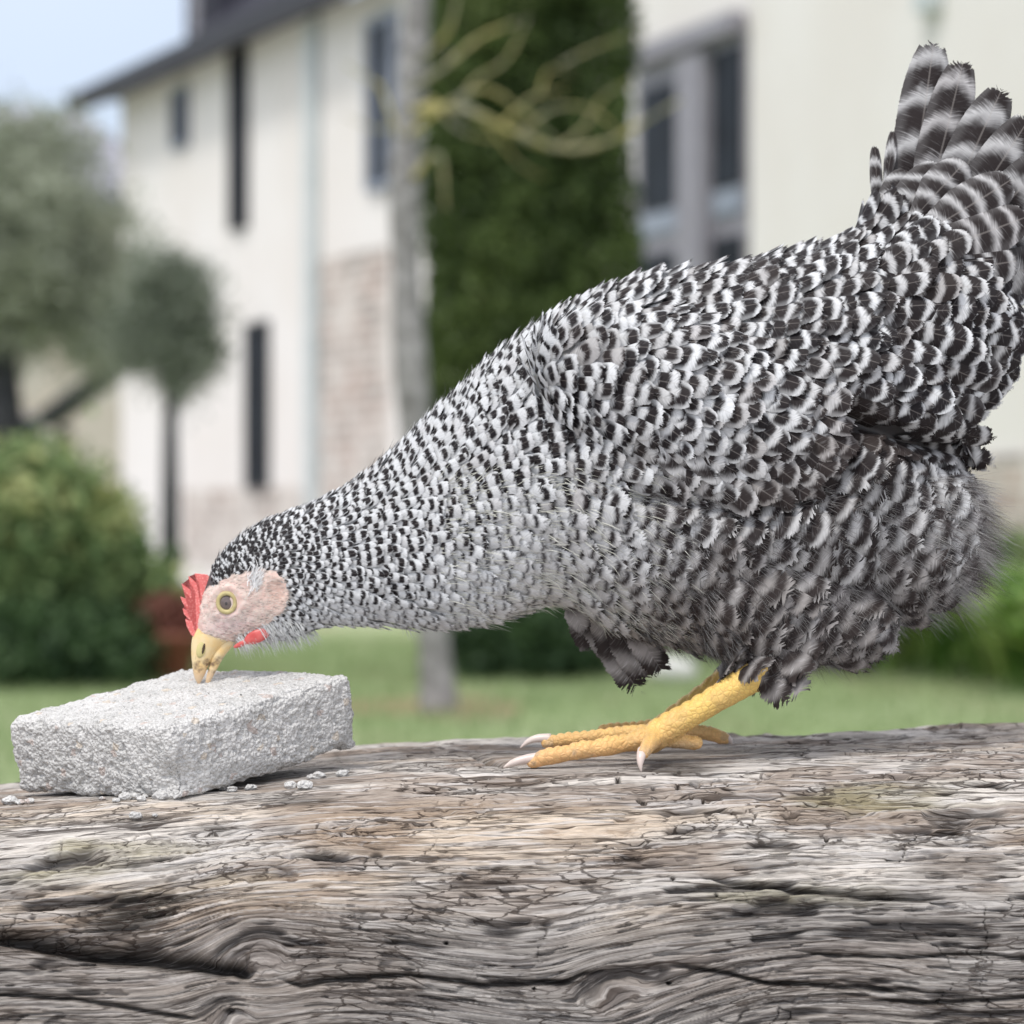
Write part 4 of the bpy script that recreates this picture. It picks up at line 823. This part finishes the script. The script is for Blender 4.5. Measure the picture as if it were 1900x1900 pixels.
# feather material
def feather_mat():
    g = G('barred_feather'); uv = g.sep(g.uv('bar')); vv = g.sep(g.uv('vv')); u, b = uv[0], uv[1]; v, r = vv[0], vv[1]
    au = g.math('ABSOLUTE', u); dark, spot, fl, br = g.at('dark'), g.at('spot'), g.at('fluff'), g.at('brown'); ln = g.at('flen')
    wob = g.noise(g.xyz(g.math('MULTIPLY', u, 1.3), b, g.math('MULTIPLY', r, 37.)), 1.1, 2)
    barb = g.math('SUBTRACT', g.math('MULTIPLY', v, ln), g.math('MULTIPLY', au, .28))       # barbs leave the shaft at a slant
    st = g.noise(g.xyz(g.math('MULTIPLY', barb, 30.), g.math('MULTIPLY', u, 1.2), g.math('MULTIPLY', r, 91.)), 1, 2)
    st2 = g.noise(g.xyz(g.math('MULTIPLY', barb, 13.), g.math('MULTIPLY', u, .8), g.math('MULTIPLY', r, 51.)), 1, 1)
    ph = g.math('ADD', b, g.math('ADD', g.math('MULTIPLY', g.math('MULTIPLY', u, u), .16), g.math('MULTIPLY', g.math('SUBTRACT', wob, .5), g.math('MULTIPLY_ADD', fl, -.3, .45))))
    ph = g.math('ADD', ph, g.math('MULTIPLY', g.math('SUBTRACT', st, .5), .30))
    fr = g.math('FRACT', ph); tri = g.math('MULTIPLY', g.math('ABSOLUTE', g.math('SUBTRACT', fr, .5)), 2.)   # 1 at the bar centre
    sw1 = g.math('MULTIPLY_ADD', g.at('soft'), .34, .16); th = g.math('SUBTRACT', 1., dark); bar = g.ss(g.math('SUBTRACT', th, sw1), g.math('ADD', th, sw1), tri)
    edge = g.math('MULTIPLY', g.ss(.48, .85, au), spot); bar = g.math('MULTIPLY', bar, g.math('SUBTRACT', 1., edge))
    tip = g.math('MULTIPLY', g.ss(.93, 1., v), g.math('MULTIPLY', spot, .7)); bar = g.math('MULTIPLY', bar, g.math('SUBTRACT', 1., tip))
    white = g.mix(br, (.66, .675, .69), (.29, .272, .262)); wr = g.mix(g.math('MULTIPLY', g.ss(.45, .9, g.noise(g.xyz(g.math('MULTIPLY', r, 77.), 0., 0.), 1, 0)), .5), white, (.44, .41, .41))
    blk = g.mix(br, (.012, .010, .012), (.034, .026, .024)); bl2 = g.mix(g.math('MULTIPLY', r, .5), blk, (.024, .018, .018))
    c = g.mix(bar, wr, bl2); c = g.mix(g.math('MULTIPLY', g.ss(.45, .75, st, 0., .30), g.math('SUBTRACT', 1., bar)), c, (.10, .095, .095)); c = g.mix(g.math('MULTIPLY', g.ss(.45, .25, st, 0., .35), g.math('SUBTRACT', 1., g.math('MULTIPLY', bar, .75))), c, (.78, .77, .78))
    c = g.mix(g.math('MULTIPLY', g.ss(.05, .02, au), g.math('MULTIPLY_ADD', fl, -.25, .28)), c, (.36, .33, .31)); g.base(c, .6, .16)
    g.bump(st, .35, .0006)
    # frayed outline
    e = g.math('MAXIMUM', g.math('POWER', au, 2.2), g.ss(.62, 1.0, v)); f = g.math('ADD', g.math('MULTIPLY', fl, .9), .05)
    lim = g.math('DIVIDE', g.math('SUBTRACT', e, g.math('SUBTRACT', 1., f)), f); mixn = g.math('ADD', g.math('MULTIPLY', st, .6), g.math('MULTIPLY', st2, .4))
    nz = g.ss(.28, .72, mixn); al = g.math('GREATER_THAN', nz, g.math('MULTIPLY', lim, .98))
    tl = g.n('ShaderNodeBsdfTranslucent'); g.l(c, tl.inputs[0]); m1 = g.n('ShaderNodeMixShader'); m1.inputs[0].default_value = .10; g.l(g.p.outputs[0], m1.inputs[1]); g.l(tl.outputs[0], m1.inputs[2])
    tr = g.n('ShaderNodeBsdfTransparent'); m2 = g.n('ShaderNodeMixShader'); g.l(al, m2.inputs[0]); g.l(tr.outputs[0], m2.inputs[1]); g.l(m1.outputs[0], m2.inputs[2]); g.l(m2.outputs[0], g.out.inputs[0]); return g.m
M['feather'] = feather_mat()

def feathers(name, root, nrm, tdir, L, Wd, dark, spot, fluff, brown, barphase, period, tilt, curl, cup=.35, nv=9, nu=5, parent=hen, soft=None):
    """one mesh of curved blades; all arguments are arrays over the feathers, lengths in metres"""
    n = len(root); t = tdir - nrm * np.sum(tdir * nrm, 1)[:, None]; t /= np.linalg.norm(t, axis=1)[:, None] + 1e-9; b = np.cross(nrm, t)
    v = np.linspace(0, 1, nv); u = np.linspace(-1, 1, nu); prof = np.minimum(1, (.35 + 1.3 * v)) * np.sqrt(np.clip(1 - np.clip((v - .62) / .40, 0, 1) ** 2.2, 0, 1)); prof = np.maximum(prof, .03)
    s = (L[:, None] * v[None]); lift = np.sin(tilt)[:, None] * s - curl[:, None] * L[:, None] * v[None] ** 2
    cen = root[:, None] + t[:, None] * s[..., None] + nrm[:, None] * lift[..., None]
    wv = Wd[:, None] * .5 * prof[None]
    side = (rng.random(n) - .5) * .12
    Pt = cen[:, :, None] + b[:, None, None] * (wv[..., None] * u[None, None])[..., None] - nrm[:, None, None] * (cup * wv[..., None] * u[None, None] ** 2)[..., None]
    Pt = Pt - t[:, None, None] * (wv[..., None] * .25 * np.abs(u)[None, None] ** 2)[..., None] + b[:, None, None] * (side[:, None] * L[:, None] * v[None] ** 2)[:, :, None, None]
    base = (np.arange(n) * nv * nu)[:, None]; gf = grid_faces(nv, nu)
    Fq = (base[:, :, None] + gf[None]).reshape(-1, 4); me = np_mesh(name, Pt.reshape(-1, 3), Fq)
    U = np.broadcast_to(u[None, None], (n, nv, nu)); Vv = np.broadcast_to(v[None, :, None], (n, nv, nu)); Rr = np.broadcast_to(rng.random(n)[:, None, None], (n, nv, nu))
    bb = barphase[:, None, None] + (s / period[:, None])[:, :, None] + 0 * U
    uvs(me, 'bar', np.stack([U.ravel(), bb.ravel()], 1)); uvs(me, 'vv', np.stack([Vv.ravel(), Rr.ravel()], 1))
    ex = lambda a: np.repeat(a, nv * nu)
    attr(me, 'dark', ex(dark)); attr(me, 'spot', ex(spot)); attr(me, 'fluff', ex(fluff)); attr(me, 'brown', ex(brown)); attr(me, 'soft', ex(fluff ** 2 if soft is None else soft)); attr(me, 'flen', ex(L / .02))
    return link_mesh(name, me, M['feather'], parent)

def spine_s(px, py):
    out = np.empty(len(px))
    for i in range(0, len(px), 2000):
        d2 = (px[i:i + 2000, None] - ctr[None, :, 0]) ** 2 + (py[i:i + 2000, None] - ctr[None, :, 1]) ** 2; k = np.argmin(d2, 1); k = np.clip(k, 1, 398)
        tg = ctr[k + 1] - ctr[k - 1]; tg /= np.linalg.norm(tg, axis=1)[:, None]
        out[i:i + 2000] = sarc_[k] + (px[i:i + 2000] - ctr[k, 0]) * tg[:, 0] + (py[i:i + 2000] - ctr[k, 1]) * tg[:, 1]
    return out
P_, N_, PX, PY, RG = sp_[keep], sn_[keep], px_[keep], py_[keep], reg[keep]
# smoother normals from the body mesh
N_ = N_.copy()
for i in range(len(P_)):
    h_ = bvh.find_nearest(Vector(P_[i]) + Vector(N_[i]) * .004); 
    if h_[1] is not None: N_[i] = 0.5 * N_[i] + .5 * np.array(h_[1])
N_ /= np.linalg.norm(N_, axis=1)[:, None]
dirs = np.stack([RG[:, 0], np.zeros(len(RG)), RG[:, 1]], 1); dirs /= np.linalg.norm(dirs, axis=1)[:, None]
dirs += rng.normal(size=dirs.shape) * (.06 + .04 * RG[:, 7][:, None])
dirs -= N_ * np.sum(dirs * N_, 1)[:, None]; dirs /= np.linalg.norm(dirs, axis=1)[:, None] + 1e-9
L_ = RG[:, 2] * K * (.78 + .45 * rng.random(len(RG))); W_ = RG[:, 3] * K * (.75 + .5 * rng.random(len(RG)))
sS = spine_s(PX, PY); per = RG[:, 9]; sg = np.linspace(-60, 1900, 1960); pg = np.interp(sg, [0, 150, 350, 550, 750, 1000, 1400], [11, 18, 25, 30, 37, 41, 38]); phi = np.cumsum(1 / pg)   # common phase: bars line up across neighbours
phase = np.interp(sS - .35 * RG[:, 2], sg, phi) + RG[:, 8] * rng.normal(size=len(PX)) * .7; per = np.interp(sS, sg, pg)
roots = P_ - dirs * L_[:, None] * .35
for i in range(len(roots)):
    h_ = bvh.find_nearest(Vector(roots[i]));
    if h_[0] is not None: roots[i] = np.array(h_[0]) - N_[i] * .02 * L_[i]
hv_ = P_ + N_ * (.05 * L_)[:, None] - roots; hv_ /= np.linalg.norm(hv_, axis=1)[:, None]; dirs = .6 * hv_ + .4 * dirs; N_ = N_ - dirs * np.sum(N_ * dirs, 1)[:, None]; N_ /= np.linalg.norm(N_, axis=1)[:, None]
tract = np.where(PX < 1000 - (PY - 800) * .1, 0, np.where((PX > 1510) & (PY < 800 + (PX - 1700) * .0), 2, np.where(((PY > 905 + (PX - 1380) * -.12) | ((PY > 800) & (PX > 1560))), 3, 1)))
names = ['neck_plumage', 'back_and_wing_plumage', 'saddle_plumage', 'belly_plumage']
for k_ in range(4):
    s_ = tract == k_
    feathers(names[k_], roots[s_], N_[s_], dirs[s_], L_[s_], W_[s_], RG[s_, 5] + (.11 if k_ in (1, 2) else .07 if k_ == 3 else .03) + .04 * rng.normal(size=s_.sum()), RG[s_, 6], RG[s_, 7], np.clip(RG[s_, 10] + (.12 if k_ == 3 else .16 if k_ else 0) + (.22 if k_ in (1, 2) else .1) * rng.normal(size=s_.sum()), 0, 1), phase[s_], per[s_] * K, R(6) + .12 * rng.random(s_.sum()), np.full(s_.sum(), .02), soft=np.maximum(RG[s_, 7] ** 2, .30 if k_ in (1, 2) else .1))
print('feathers', len(keep), 'body faces', polys)

# fine hair-like barbs: fluff outline, chin bristles, down on the breast
def hairs(name, root, nrm, d, L, w, col, parent=hen, droop=.15):
    n = len(root); d = d / np.linalg.norm(d, axis=1)[:, None]; b = np.cross(d, np.array([0, 1., 0]) + rng.normal(size=(n, 3)) * .4); b /= np.linalg.norm(b, axis=1)[:, None] + 1e-9
    V = []; bend = rng.normal(size=(n, 3)) * .12
    for f, ww in ((0, 1.), (.5, .8), (1., .12)):
        p = root + d * (L * f)[:, None] + bend * (L * f * f)[:, None] - np.array([0, 0, 1.])[None] * (droop * L * f * f)[:, None]
        V += [p - b * (w * ww)[:, None], p + b * (w * ww)[:, None]]
    V = np.stack(V, 1).reshape(-1, 3); base = (np.arange(n) * 6)[:, None, None] + np.array([[0, 1, 3, 2], [2, 3, 5, 4]])[None]
    me = np_mesh(name, V, base.reshape(-1, 4)); cattr(me, 'col', np.repeat(col, 6, 0)); g = G(name); g.base(g.at('col', 'Color'), .6, .2)
    return link_mesh(name, me, g.m, parent)
pn, nn = sample_surface(); qx = pn[:, 0] / K + 950; qy = 950 - pn[:, 2] / K
RGh = None
sel = ((qx > 1180) & (qy > 900 - (qx - 1180) * .02) & (qy < 1225)) & (rng.random(len(qx)) < .38 + .5 * (qx > 1740)) & (nn[:, 1] < .6)
p, n, x, y = pn[sel], nn[sel], qx[sel], qy[sel]; rr = region(x, y); d_ = np.stack([rr[:, 0], 0 * x, rr[:, 1]], 1); d_ /= np.linalg.norm(d_, axis=1)[:, None]; d_ = d_ - n * np.sum(d_ * n, 1)[:, None] + n * .38 + rng.normal(size=d_.shape) * .18
sb = spine_s(x, y) + 40; band = ss(.35, .65, np.abs((sb / 34.) % 1 - .5) * 2)[:, None]; cc = (np.array([.38, .37, .36]) * (1 - band) + np.array([.10, .085, .085]) * band) * (1 - .35 * np.clip(rr[:, 10], 0, 1)[:, None])
hairs('fluff_barbs', p + n * .0028, n, d_ + n * (ss(1640, 1780, x) * .25)[:, None], (.005 + .007 * rng.random(len(x))) * (1 + .9 * ss(1620, 1780, x)), np.full(len(x), .00007), cc)
sel = ((qx > 430) & (qx < 760) & (qy > 1168 - (qx - 500) * .05) & (nn[:, 2] < -.55)) | ((qx > 505) & (qx < 560) & (qy > 1145))
sel = sel & (rng.random(len(qx)) < .6); p, n, x, y = pn[sel], nn[sel], qx[sel], qy[sel]; d_ = np.stack([.55 + 0 * x, 0 * x, -.55 + 0 * x], 1) + n * .35 + rng.normal(size=(len(x), 3)) * .15
m2 = 90; ux = rng.random(m2); cr = np.stack([(440 + 68 * ux), 1186 - 34 * ux + rng.normal(size=m2) * 4], 1); q3 = np.array([tuple(H(a, b, -(30 + 10 * c) * K)) for (a, b), c in zip(cr, ux)])
p = np.concatenate([p, q3]); d_ = np.concatenate([d_, np.array([.5, -.12, -.55])[None] + rng.normal(size=(m2, 3)) * .12]); x = np.concatenate([x, cr[:, 0]])
hairs('chin_bristles', p, n, d_, .0045 + .004 * rng.random(len(x)), np.full(len(x), .00013), np.array([.66, .67, .66])[None] * (.6 + .4 * rng.random((len(x), 1))))
sel = (qx > 820) & (qx < 1260) & (qy > 870) & (qy < 1165) & (rng.random(len(qx)) < .10) & (nn[:, 1] < .3); p, n, x, y = pn[sel], nn[sel], qx[sel], qy[sel]; rr = region(x, y)
d_ = np.stack([rr[:, 0], 0 * x, rr[:, 1] + .1], 1); d_ = d_ - n * np.sum(d_ * n, 1)[:, None] + n * .08 + rng.normal(size=d_.shape) * .16
hairs('breast_down', p + n * .003, n, d_, .006 + .006 * rng.random(len(x)), np.full(len(x), .00015), np.array([.66, .66, .58])[None] * (.45 + .55 * rng.random((len(x), 1))))
tri_c = bv[np.array([tuple(p.vertices)[:3] for p in body_me.polygons])].mean(1); fx, fy = tri_c[:, 0] / K + 950, 950 - tri_c[:, 2] / K; fi = np.where(poly_in(fx, fy, FACE))[0]; fi = rng.choice(fi, 7000)
pn2 = tri_c[fi] + rng.normal(size=(7000, 3)) * .0004; nn2 = np.array([tuple(body_me.polygons[int(i)].normal) for i in fi]); pn, nn, qx, qy = pn2, nn2, pn2[:, 0] / K + 950, 950 - pn2[:, 2] / K; sel = np.ones(7000, bool); p, n, x, y = pn[sel], nn[sel], qx[sel], qy[sel]
d_ = np.stack([.8 + 0 * x, 0 * x, .15 + 0 * x], 1) + n * .12 + rng.normal(size=(len(x), 3)) * .15; far = np.sqrt(((x - 424) / 30) ** 2 + ((y - 1117) / 28) ** 2) > 1; p, n, d_, x = p[far], n[far], d_[far], x[far]
hairs('face_bristles', p, n, d_, .0012 + .0020 * rng.random(len(x)), np.full(len(x), .00007), np.where(rng.random((len(x), 1)) < .75, 1., .28) * np.array([.70, .63, .57])[None])
# top line of loose hackle tips and white ear tuft
pn, nn = sample_surface(); qx = pn[:, 0] / K + 950; qy = 950 - pn[:, 2] / K
sel = (qx > 400) & (qx < 1000) & (qy < 1100) & (nn[:, 2] > .45) & (np.abs(nn[:, 1]) < .45) & (rng.random(len(qx)) < .35); p, n, x, y = pn[sel], nn[sel], qx[sel], qy[sel]; rr = region(x, y)
d_ = np.stack([rr[:, 0], 0 * x, rr[:, 1]], 1); d_ = d_ - n * np.sum(d_ * n, 1)[:, None] + n * .25 + rng.normal(size=d_.shape) * .12
hairs('hackle_tips', p + n * .001, n, d_, (.005 + .008 * rng.random(len(x))) * np.clip((x - 300) / 400, .35, 1), np.full(len(x), .00013), np.where(rng.random((len(x), 1)) < .5, .65, .06) * np.ones((1, 3)))
def near_surface(px, py, lift=0.0, side=-1):
    a = Vector(H(px, py, side * .2)); r_ = bvh.ray_cast(a, Vector((0, -side, 0))); return (r_[0], r_[1]) if r_[0] else (H(px, py), Vector((0, side, 0)))
et, en = near_surface(476, 1080); m_ = 170
r0 = np.array(et)[None] + rng.normal(size=(m_, 3)) * np.array([.0014, .0004, .0022]); hairs('ear_tuft', r0, None, np.stack([.35 + .3 * rng.normal(size=m_), -.25 + 0 * rng.random(m_), .8 + .3 * rng.normal(size=m_)], 1), .004 + .003 * rng.random(m_), np.full(m_, .0002), np.full((m_, 3), .85), droop=0)

# tail feathers (each its own blade) and curved coverts
def big_feather(name, bx, by, tx, ty, wpx, yoff, ang, period, bend=0., seed=0, dark=.52, yt=0.):
    a = np.array(H(bx, by, yoff * K)); b = np.array(H(tx, ty, (yoff + yt) * K)); t = b - a; L = np.linalg.norm(t); t /= L
    w_scale = 1; nrm = np.array([math.sin(R(ang)) * .3, -math.cos(R(ang)), math.sin(R(ang))]); nrm -= t * nrm.dot(t); nrm /= np.linalg.norm(nrm)
    o = feathers(name, a[None], nrm[None], t[None], np.array([L]), np.array([wpx * K]), np.array([dark]), np.array([0.1]), np.array([.01]), np.array([.50]), np.array([seed * .37]), np.array([period * K]), np.array([0.]), np.array([bend]), .18, 26, 13, soft=np.array([.75]))
    sm = o.data; attr_l = sm.attributes['flen']; return o
for i, (bx, by, tx, ty, w, yo, an) in enumerate(((1672, 470, 1748, 66, 98, 10, 8), (1695, 470, 1800, 104, 92, 0, 6), (1715, 480, 1862, 156, 98, -12, 4), (1730, 490, 1918, 216, 94, -24, 2), (1740, 500, 1968, 290, 92, -34, 0), (1745, 520, 1992, 380, 90, -44, -6), (1745, 540, 2010, 470, 88, -54, -10))):
    big_feather('tail_feather', bx, by, tx, ty, w, yo, an, 84, .03, i * 1.3, .74)
for i, (bx, by, tx, ty, w, yo, an) in enumerate(((1680, 480, 1762, 150, 74, 40, 8), (1700, 490, 1820, 210, 74, 52, 8), (1720, 500, 1875, 270, 76, 64, 8), (1730, 520, 1940, 350, 76, 74, 8))):
    big_feather('tail_feather', bx, by, tx, ty, w, yo, an, 84, -.03, i * 1.7 + .4, .74)
for i, (bx, by, tx, ty, w, yo, an, pr) in enumerate(((1700, 440, 1895, 330, 84, -95, 14, 40), (1690, 480, 1925, 400, 86, -112, 10, 40), (1690, 520, 1900, 475, 86, -122, 5, 40), (1655, 420, 1745, 290, 70, -60, 18, 42), (1640, 410, 1695, 310, 60, -52, 18, 40), (1700, 400, 1800, 290, 74, -62, 16, 44), (1680, 560, 1890, 560, 84, -135, 0, 38),
        (1690, 620, 1895, 640, 84, -140, -4, 38), (1680, 660, 1870, 715, 80, -140, -8, 36), (1650, 700, 1840, 775, 74, -135, -10, 34), (1620, 720, 1790, 800, 66, -125, -10, 33), (1730, 620, 1900, 690, 80, -90, -6, 36), (1720, 450, 1935, 455, 84, -70, 0, 40), (1625, 405, 1634, 262, 22, -20, 10, 40), (1640, 360, 1668, 235, 20, -10, 10, 60))):
    x1, y1 = nearpx(bx, by, yo); x2, y2 = nearpx(tx, ty, yo); big_feather('tail_covert', x1, y1, x2, y2, w * 1.1, yo, an, pr, .10, i * .77, .72, 20)
# wing: long coverts and the folded flight feathers above the thigh
for i, (bx, by, tx, ty, w, yo, an, pr, br__) in enumerate(((1290, 790, 1392, 905, 56, -262, 10, 48, 0), (1330, 770, 1440, 900, 58, -266, 10, 50, 0), (1370, 750, 1490, 890, 60, -262, 8, 52, 0), (1400, 730, 1530, 870, 60, -256, 8, 52, 0), (1250, 800, 1345, 895, 52, -256, 12, 46, 0), (1430, 700, 1560, 840, 58, -248, 8, 50, 0), (1200, 810, 1290, 890, 48, -246, 12, 42, 0), (1440, 670, 1600, 790, 56, -240, 6, 50, 0))):
    x1, y1 = nearpx(bx, by, -220); x2, y2 = nearpx(tx, ty, -225); ya = near_surface(x1, y1)[0].y / K - 6; yb = near_surface(x2, y2)[0].y / K - 20
    big_feather('wing_feather', x1, y1, x2, y2, w, min(ya, -150), an, pr, .05, i * .61, .6, min(yb, -150) - min(ya, -150))
# tuft of dark feathers hanging from the breast on the far side
for i, (bx, by, tx, ty, w) in enumerate(((1060, 1110, 1110, 1215, 60), (1080, 1110, 1150, 1235, 66), (1090, 1100, 1185, 1302, 72), (1120, 1120, 1210, 1275, 70), (1150, 1130, 1238, 1262, 60), (1050, 1100, 1085, 1180, 46))):
    o = big_feather('breast_feather', bx, by, tx, ty, w, 40 - 12 * i, 5, 90, .04, i, .5)
    for nm, val in (('dark', .62), ('fluff', .45), ('brown', 1.), ('spot', .0)): 
        dat = o.data.attributes[nm].data; dat.foreach_set('value', np.full(len(dat), val, np.float32))

# claws
claw_m = simple('claw_horn', (.62, .50, .45), (.74, .66, .60), 60, .3, .5)
def claw(pts):
    I = spl([(*nearpx(a, b, y), y, r) for a, b, y, r in pts], 12); mesh_obj('claw', tube([H(a, b, c * K) for a, b, c, r in I], [max(r, .3) * K for *_, r in I], 12), claw_m, hen)
claw([(1000, 1406, NY - 42, 10), (975, 1409, NY - 43, 8.5), (952, 1415, NY - 44, 6), (934, 1424, NY - 44, 1)])
claw([(1022, 1370, NY + 85, 9), (998, 1370, NY + 86, 7.5), (980, 1376, NY + 86, 5), (965, 1388, NY + 86, 1)])
claw([(1192, 1392, NY - 108, 9), (1189, 1405, NY - 122, 8), (1188, 1418, NY - 128, 5), (1190, 1432, NY - 130, 1)])
claw([(1340, 1367, FY - 35, 9), (1352, 1372, FY - 36, 7), (1358, 1381, FY - 36, 2)])
# beak
beak_m = G('beak_horn'); q = beak_m; bx_ = q.sep(q.obj()); z_ = bx_[2]; nz_ = q.noise(q.obj(), 160, 3)
tipf = q.ss(-.0700, -.0765, z_); c = q.mix(q.ss(.3, .7, nz_), (.74, .51, .22), (.72, .58, .34)); c = q.mix(q.math('MULTIPLY', tipf, .55), c, (.62, .42, .30)); 
spt = q.math('MULTIPLY', q.ss(.46, .66, q.noise(q.obj(), 230, 3)), q.math('MULTIPLY', q.ss(-.0655, -.0685, z_), q.ss(-.0765, -.0735, z_))); c = q.mix(q.math('MULTIPLY', spt, .85), c, (.10, .055, .04)); q.base(c, .32, .45)
UP = [(366, 1160, 452, 1176, 14), (358, 1178, 440, 1184, 17), (355, 1196, 418, 1196, 15), (355, 1216, 402, 1210, 12.5), (357, 1238, 391, 1228, 10), (360, 1254, 383, 1245, 7.5), (364, 1264, 377, 1258, 4.5), (368, 1270, 371, 1268, 1)]
LO = [(438, 1174, 468, 1178, 12), (417, 1187, 443, 1190, 11), (402, 1203, 425, 1207, 9.5), (393, 1220, 412, 1225, 7.5), (387, 1240, 402, 1243, 5.5), (383, 1256, 394, 1258, 4), (381, 1267, 388, 1270, 1.5)]
mesh_obj('upper_beak', loft(UP, 6, 24), q.m, hen); mesh_obj('lower_beak', loft(LO, 6, 24), q.m, hen)
nost = simple('nostril_dark', (.05, .03, .02), (.09, .06, .04), 90, .8); cere = simple('cere', (.58, .50, .22), (.50, .44, .22), 120, .45)
for s__ in (-1, 1):
    mesh_obj('cere', ellip(375, 1203, s__ * 11, 9, 18, 5, -15, 18), cere, hen); mesh_obj('nostril', ellip(379, 1203, s__ * 14.8, 2.6, 10, 2.4, -12, 14), nost, hen)
# comb
comb_m = G('comb_flesh'); q = comb_m; v_ = q.vor(q.obj(), 900); c = q.mix(q.ss(.1, .6, v_), (.78, .29, .27), (.68, .16, .15)); q.base(c, .45, .35); q.bump(v_, -.5, .0004); q.p.inputs['Subsurface Weight'].default_value = .15; q.p.inputs['Subsurface Radius'].default_value = (.004, .001, .001)
CP = [(392, 1074), (384, 1066), (374, 1065), (362, 1064), (365, 1071), (370, 1080), (364, 1081), (350, 1069), (353, 1080), (359, 1090), (363, 1099), (352, 1093), (337, 1083), (341, 1094), (352, 1107), (362, 1116), (351, 1114), (335, 1107), (339, 1118), (349, 1128), (359, 1135), (350, 1134), (339, 1129), (342, 1140), (351, 1149), (356, 1153), (344, 1149), (347, 1162), (355, 1178), (366, 1186), (380, 1160), (390, 1110)]
def slab(name, poly, th, mat, yc=0, r=.3, parent=hen):
    bm = bmesh.new(); cx_ = sum(p[0] for p in poly) / len(poly); cy_ = sum(p[1] for p in poly) / len(poly); n = len(poly)
    rings = []
    for s2, k2 in ((-.55, .86), (-1, .7)) if False else (): pass
    layers = [(-1, .975), (-.8, 1.), (0, 1.), (.8, 1.), (1, .975)]; V = []
    for y2, k2 in layers:
        for p in poly: V.append(bm.verts.new(H(cx_ + (p[0] - cx_) * k2 if y2 else p[0], cy_ + (p[1] - cy_) * (k2 + (1 - k2) * .4) if y2 else p[1], (yc + y2 * th) * K)))
    for a in range(4):
        for i in range(n): bm.faces.new([V[a * n + i], V[a * n + (i + 1) % n], V[(a + 1) * n + (i + 1) % n], V[(a + 1) * n + i]])
    f1 = bm.faces.new(V[:n][::-1]); f2 = bm.faces.new(V[4 * n:]); bmesh.ops.triangulate(bm, faces=[f1, f2]); bmesh.ops.recalc_face_normals(bm, faces=bm.faces)
    me = bpy.data.meshes.new(name); bm.to_mesh(me); bm.free(); return link_mesh(name, me, mat, parent, False)
slab('comb', CP, 6, comb_m.m)
wat = simple('wattle_flesh', (.48, .06, .055), (.60, .12, .11), 200, .35, .45, .4, .0005)
for s__ in (-1, 1): mesh_obj('wattle', join([ellip(480, 1179, s__ * 33.5, 26, 12.5, 6, 24, 24), ellip(456, 1191, s__ * 30, 22, 5.5, 5, 24, 18)]), wat, hen)
# eyes
iris = G('eye'); q = iris; 
lid = simple('eyelid', (.52, .45, .22), (.40, .33, .16), 300, .4); irm = simple('iris', (.15, .115, .105), (.10, .075, .07), 500, .12, .7); pup = simple('pupil', (.02, .016, .016), (.03, .025, .025), 200, .05, .8)
for s__ in (-1, 1):
    pos, nor = near_surface(424, 1117, 0, s__); yy = abs(pos.y) / K
    ring = []
    seg = 28; V = []; 
    for i in range(seg):
        a = 2 * math.pi * i / seg
        for j in range(8):
            b = 2 * math.pi * j / 8; rr_ = 1 + .25 * math.cos(b); V.append(H(424 + 16.0 * rr_ * math.cos(a), 1117 - 17.5 * rr_ * math.sin(a) , s__ * (yy + 2.6 + 3.4 * math.sin(b) + 2.0 * math.cos(a)) * K))
    Fq = [tuple(f) for f in grid_faces(seg, 8, True)]; Fq += [((seg - 1) * 8 + j, (seg - 1) * 8 + (j + 1) % 8, (j + 1) % 8, j) for j in range(8)]
    e = mesh_obj('eye', ellip(424, 1117, s__ * (yy - 4.5), 16, 17, 9.5, 0, 28), irm, hen)
    mesh_obj('eyelid', (V, Fq), lid, e); mesh_obj('pupil', ellip(423.5, 1118.5, s__ * (yy - .8), 6.0, 7, 6.3, 0, 18), pup, e)
    mesh_obj('iris_ring', ellip(424, 1117.5, s__ * (yy - 5), 13.2, 14.6, 8.9, 0, 24), irm, e) if False else None
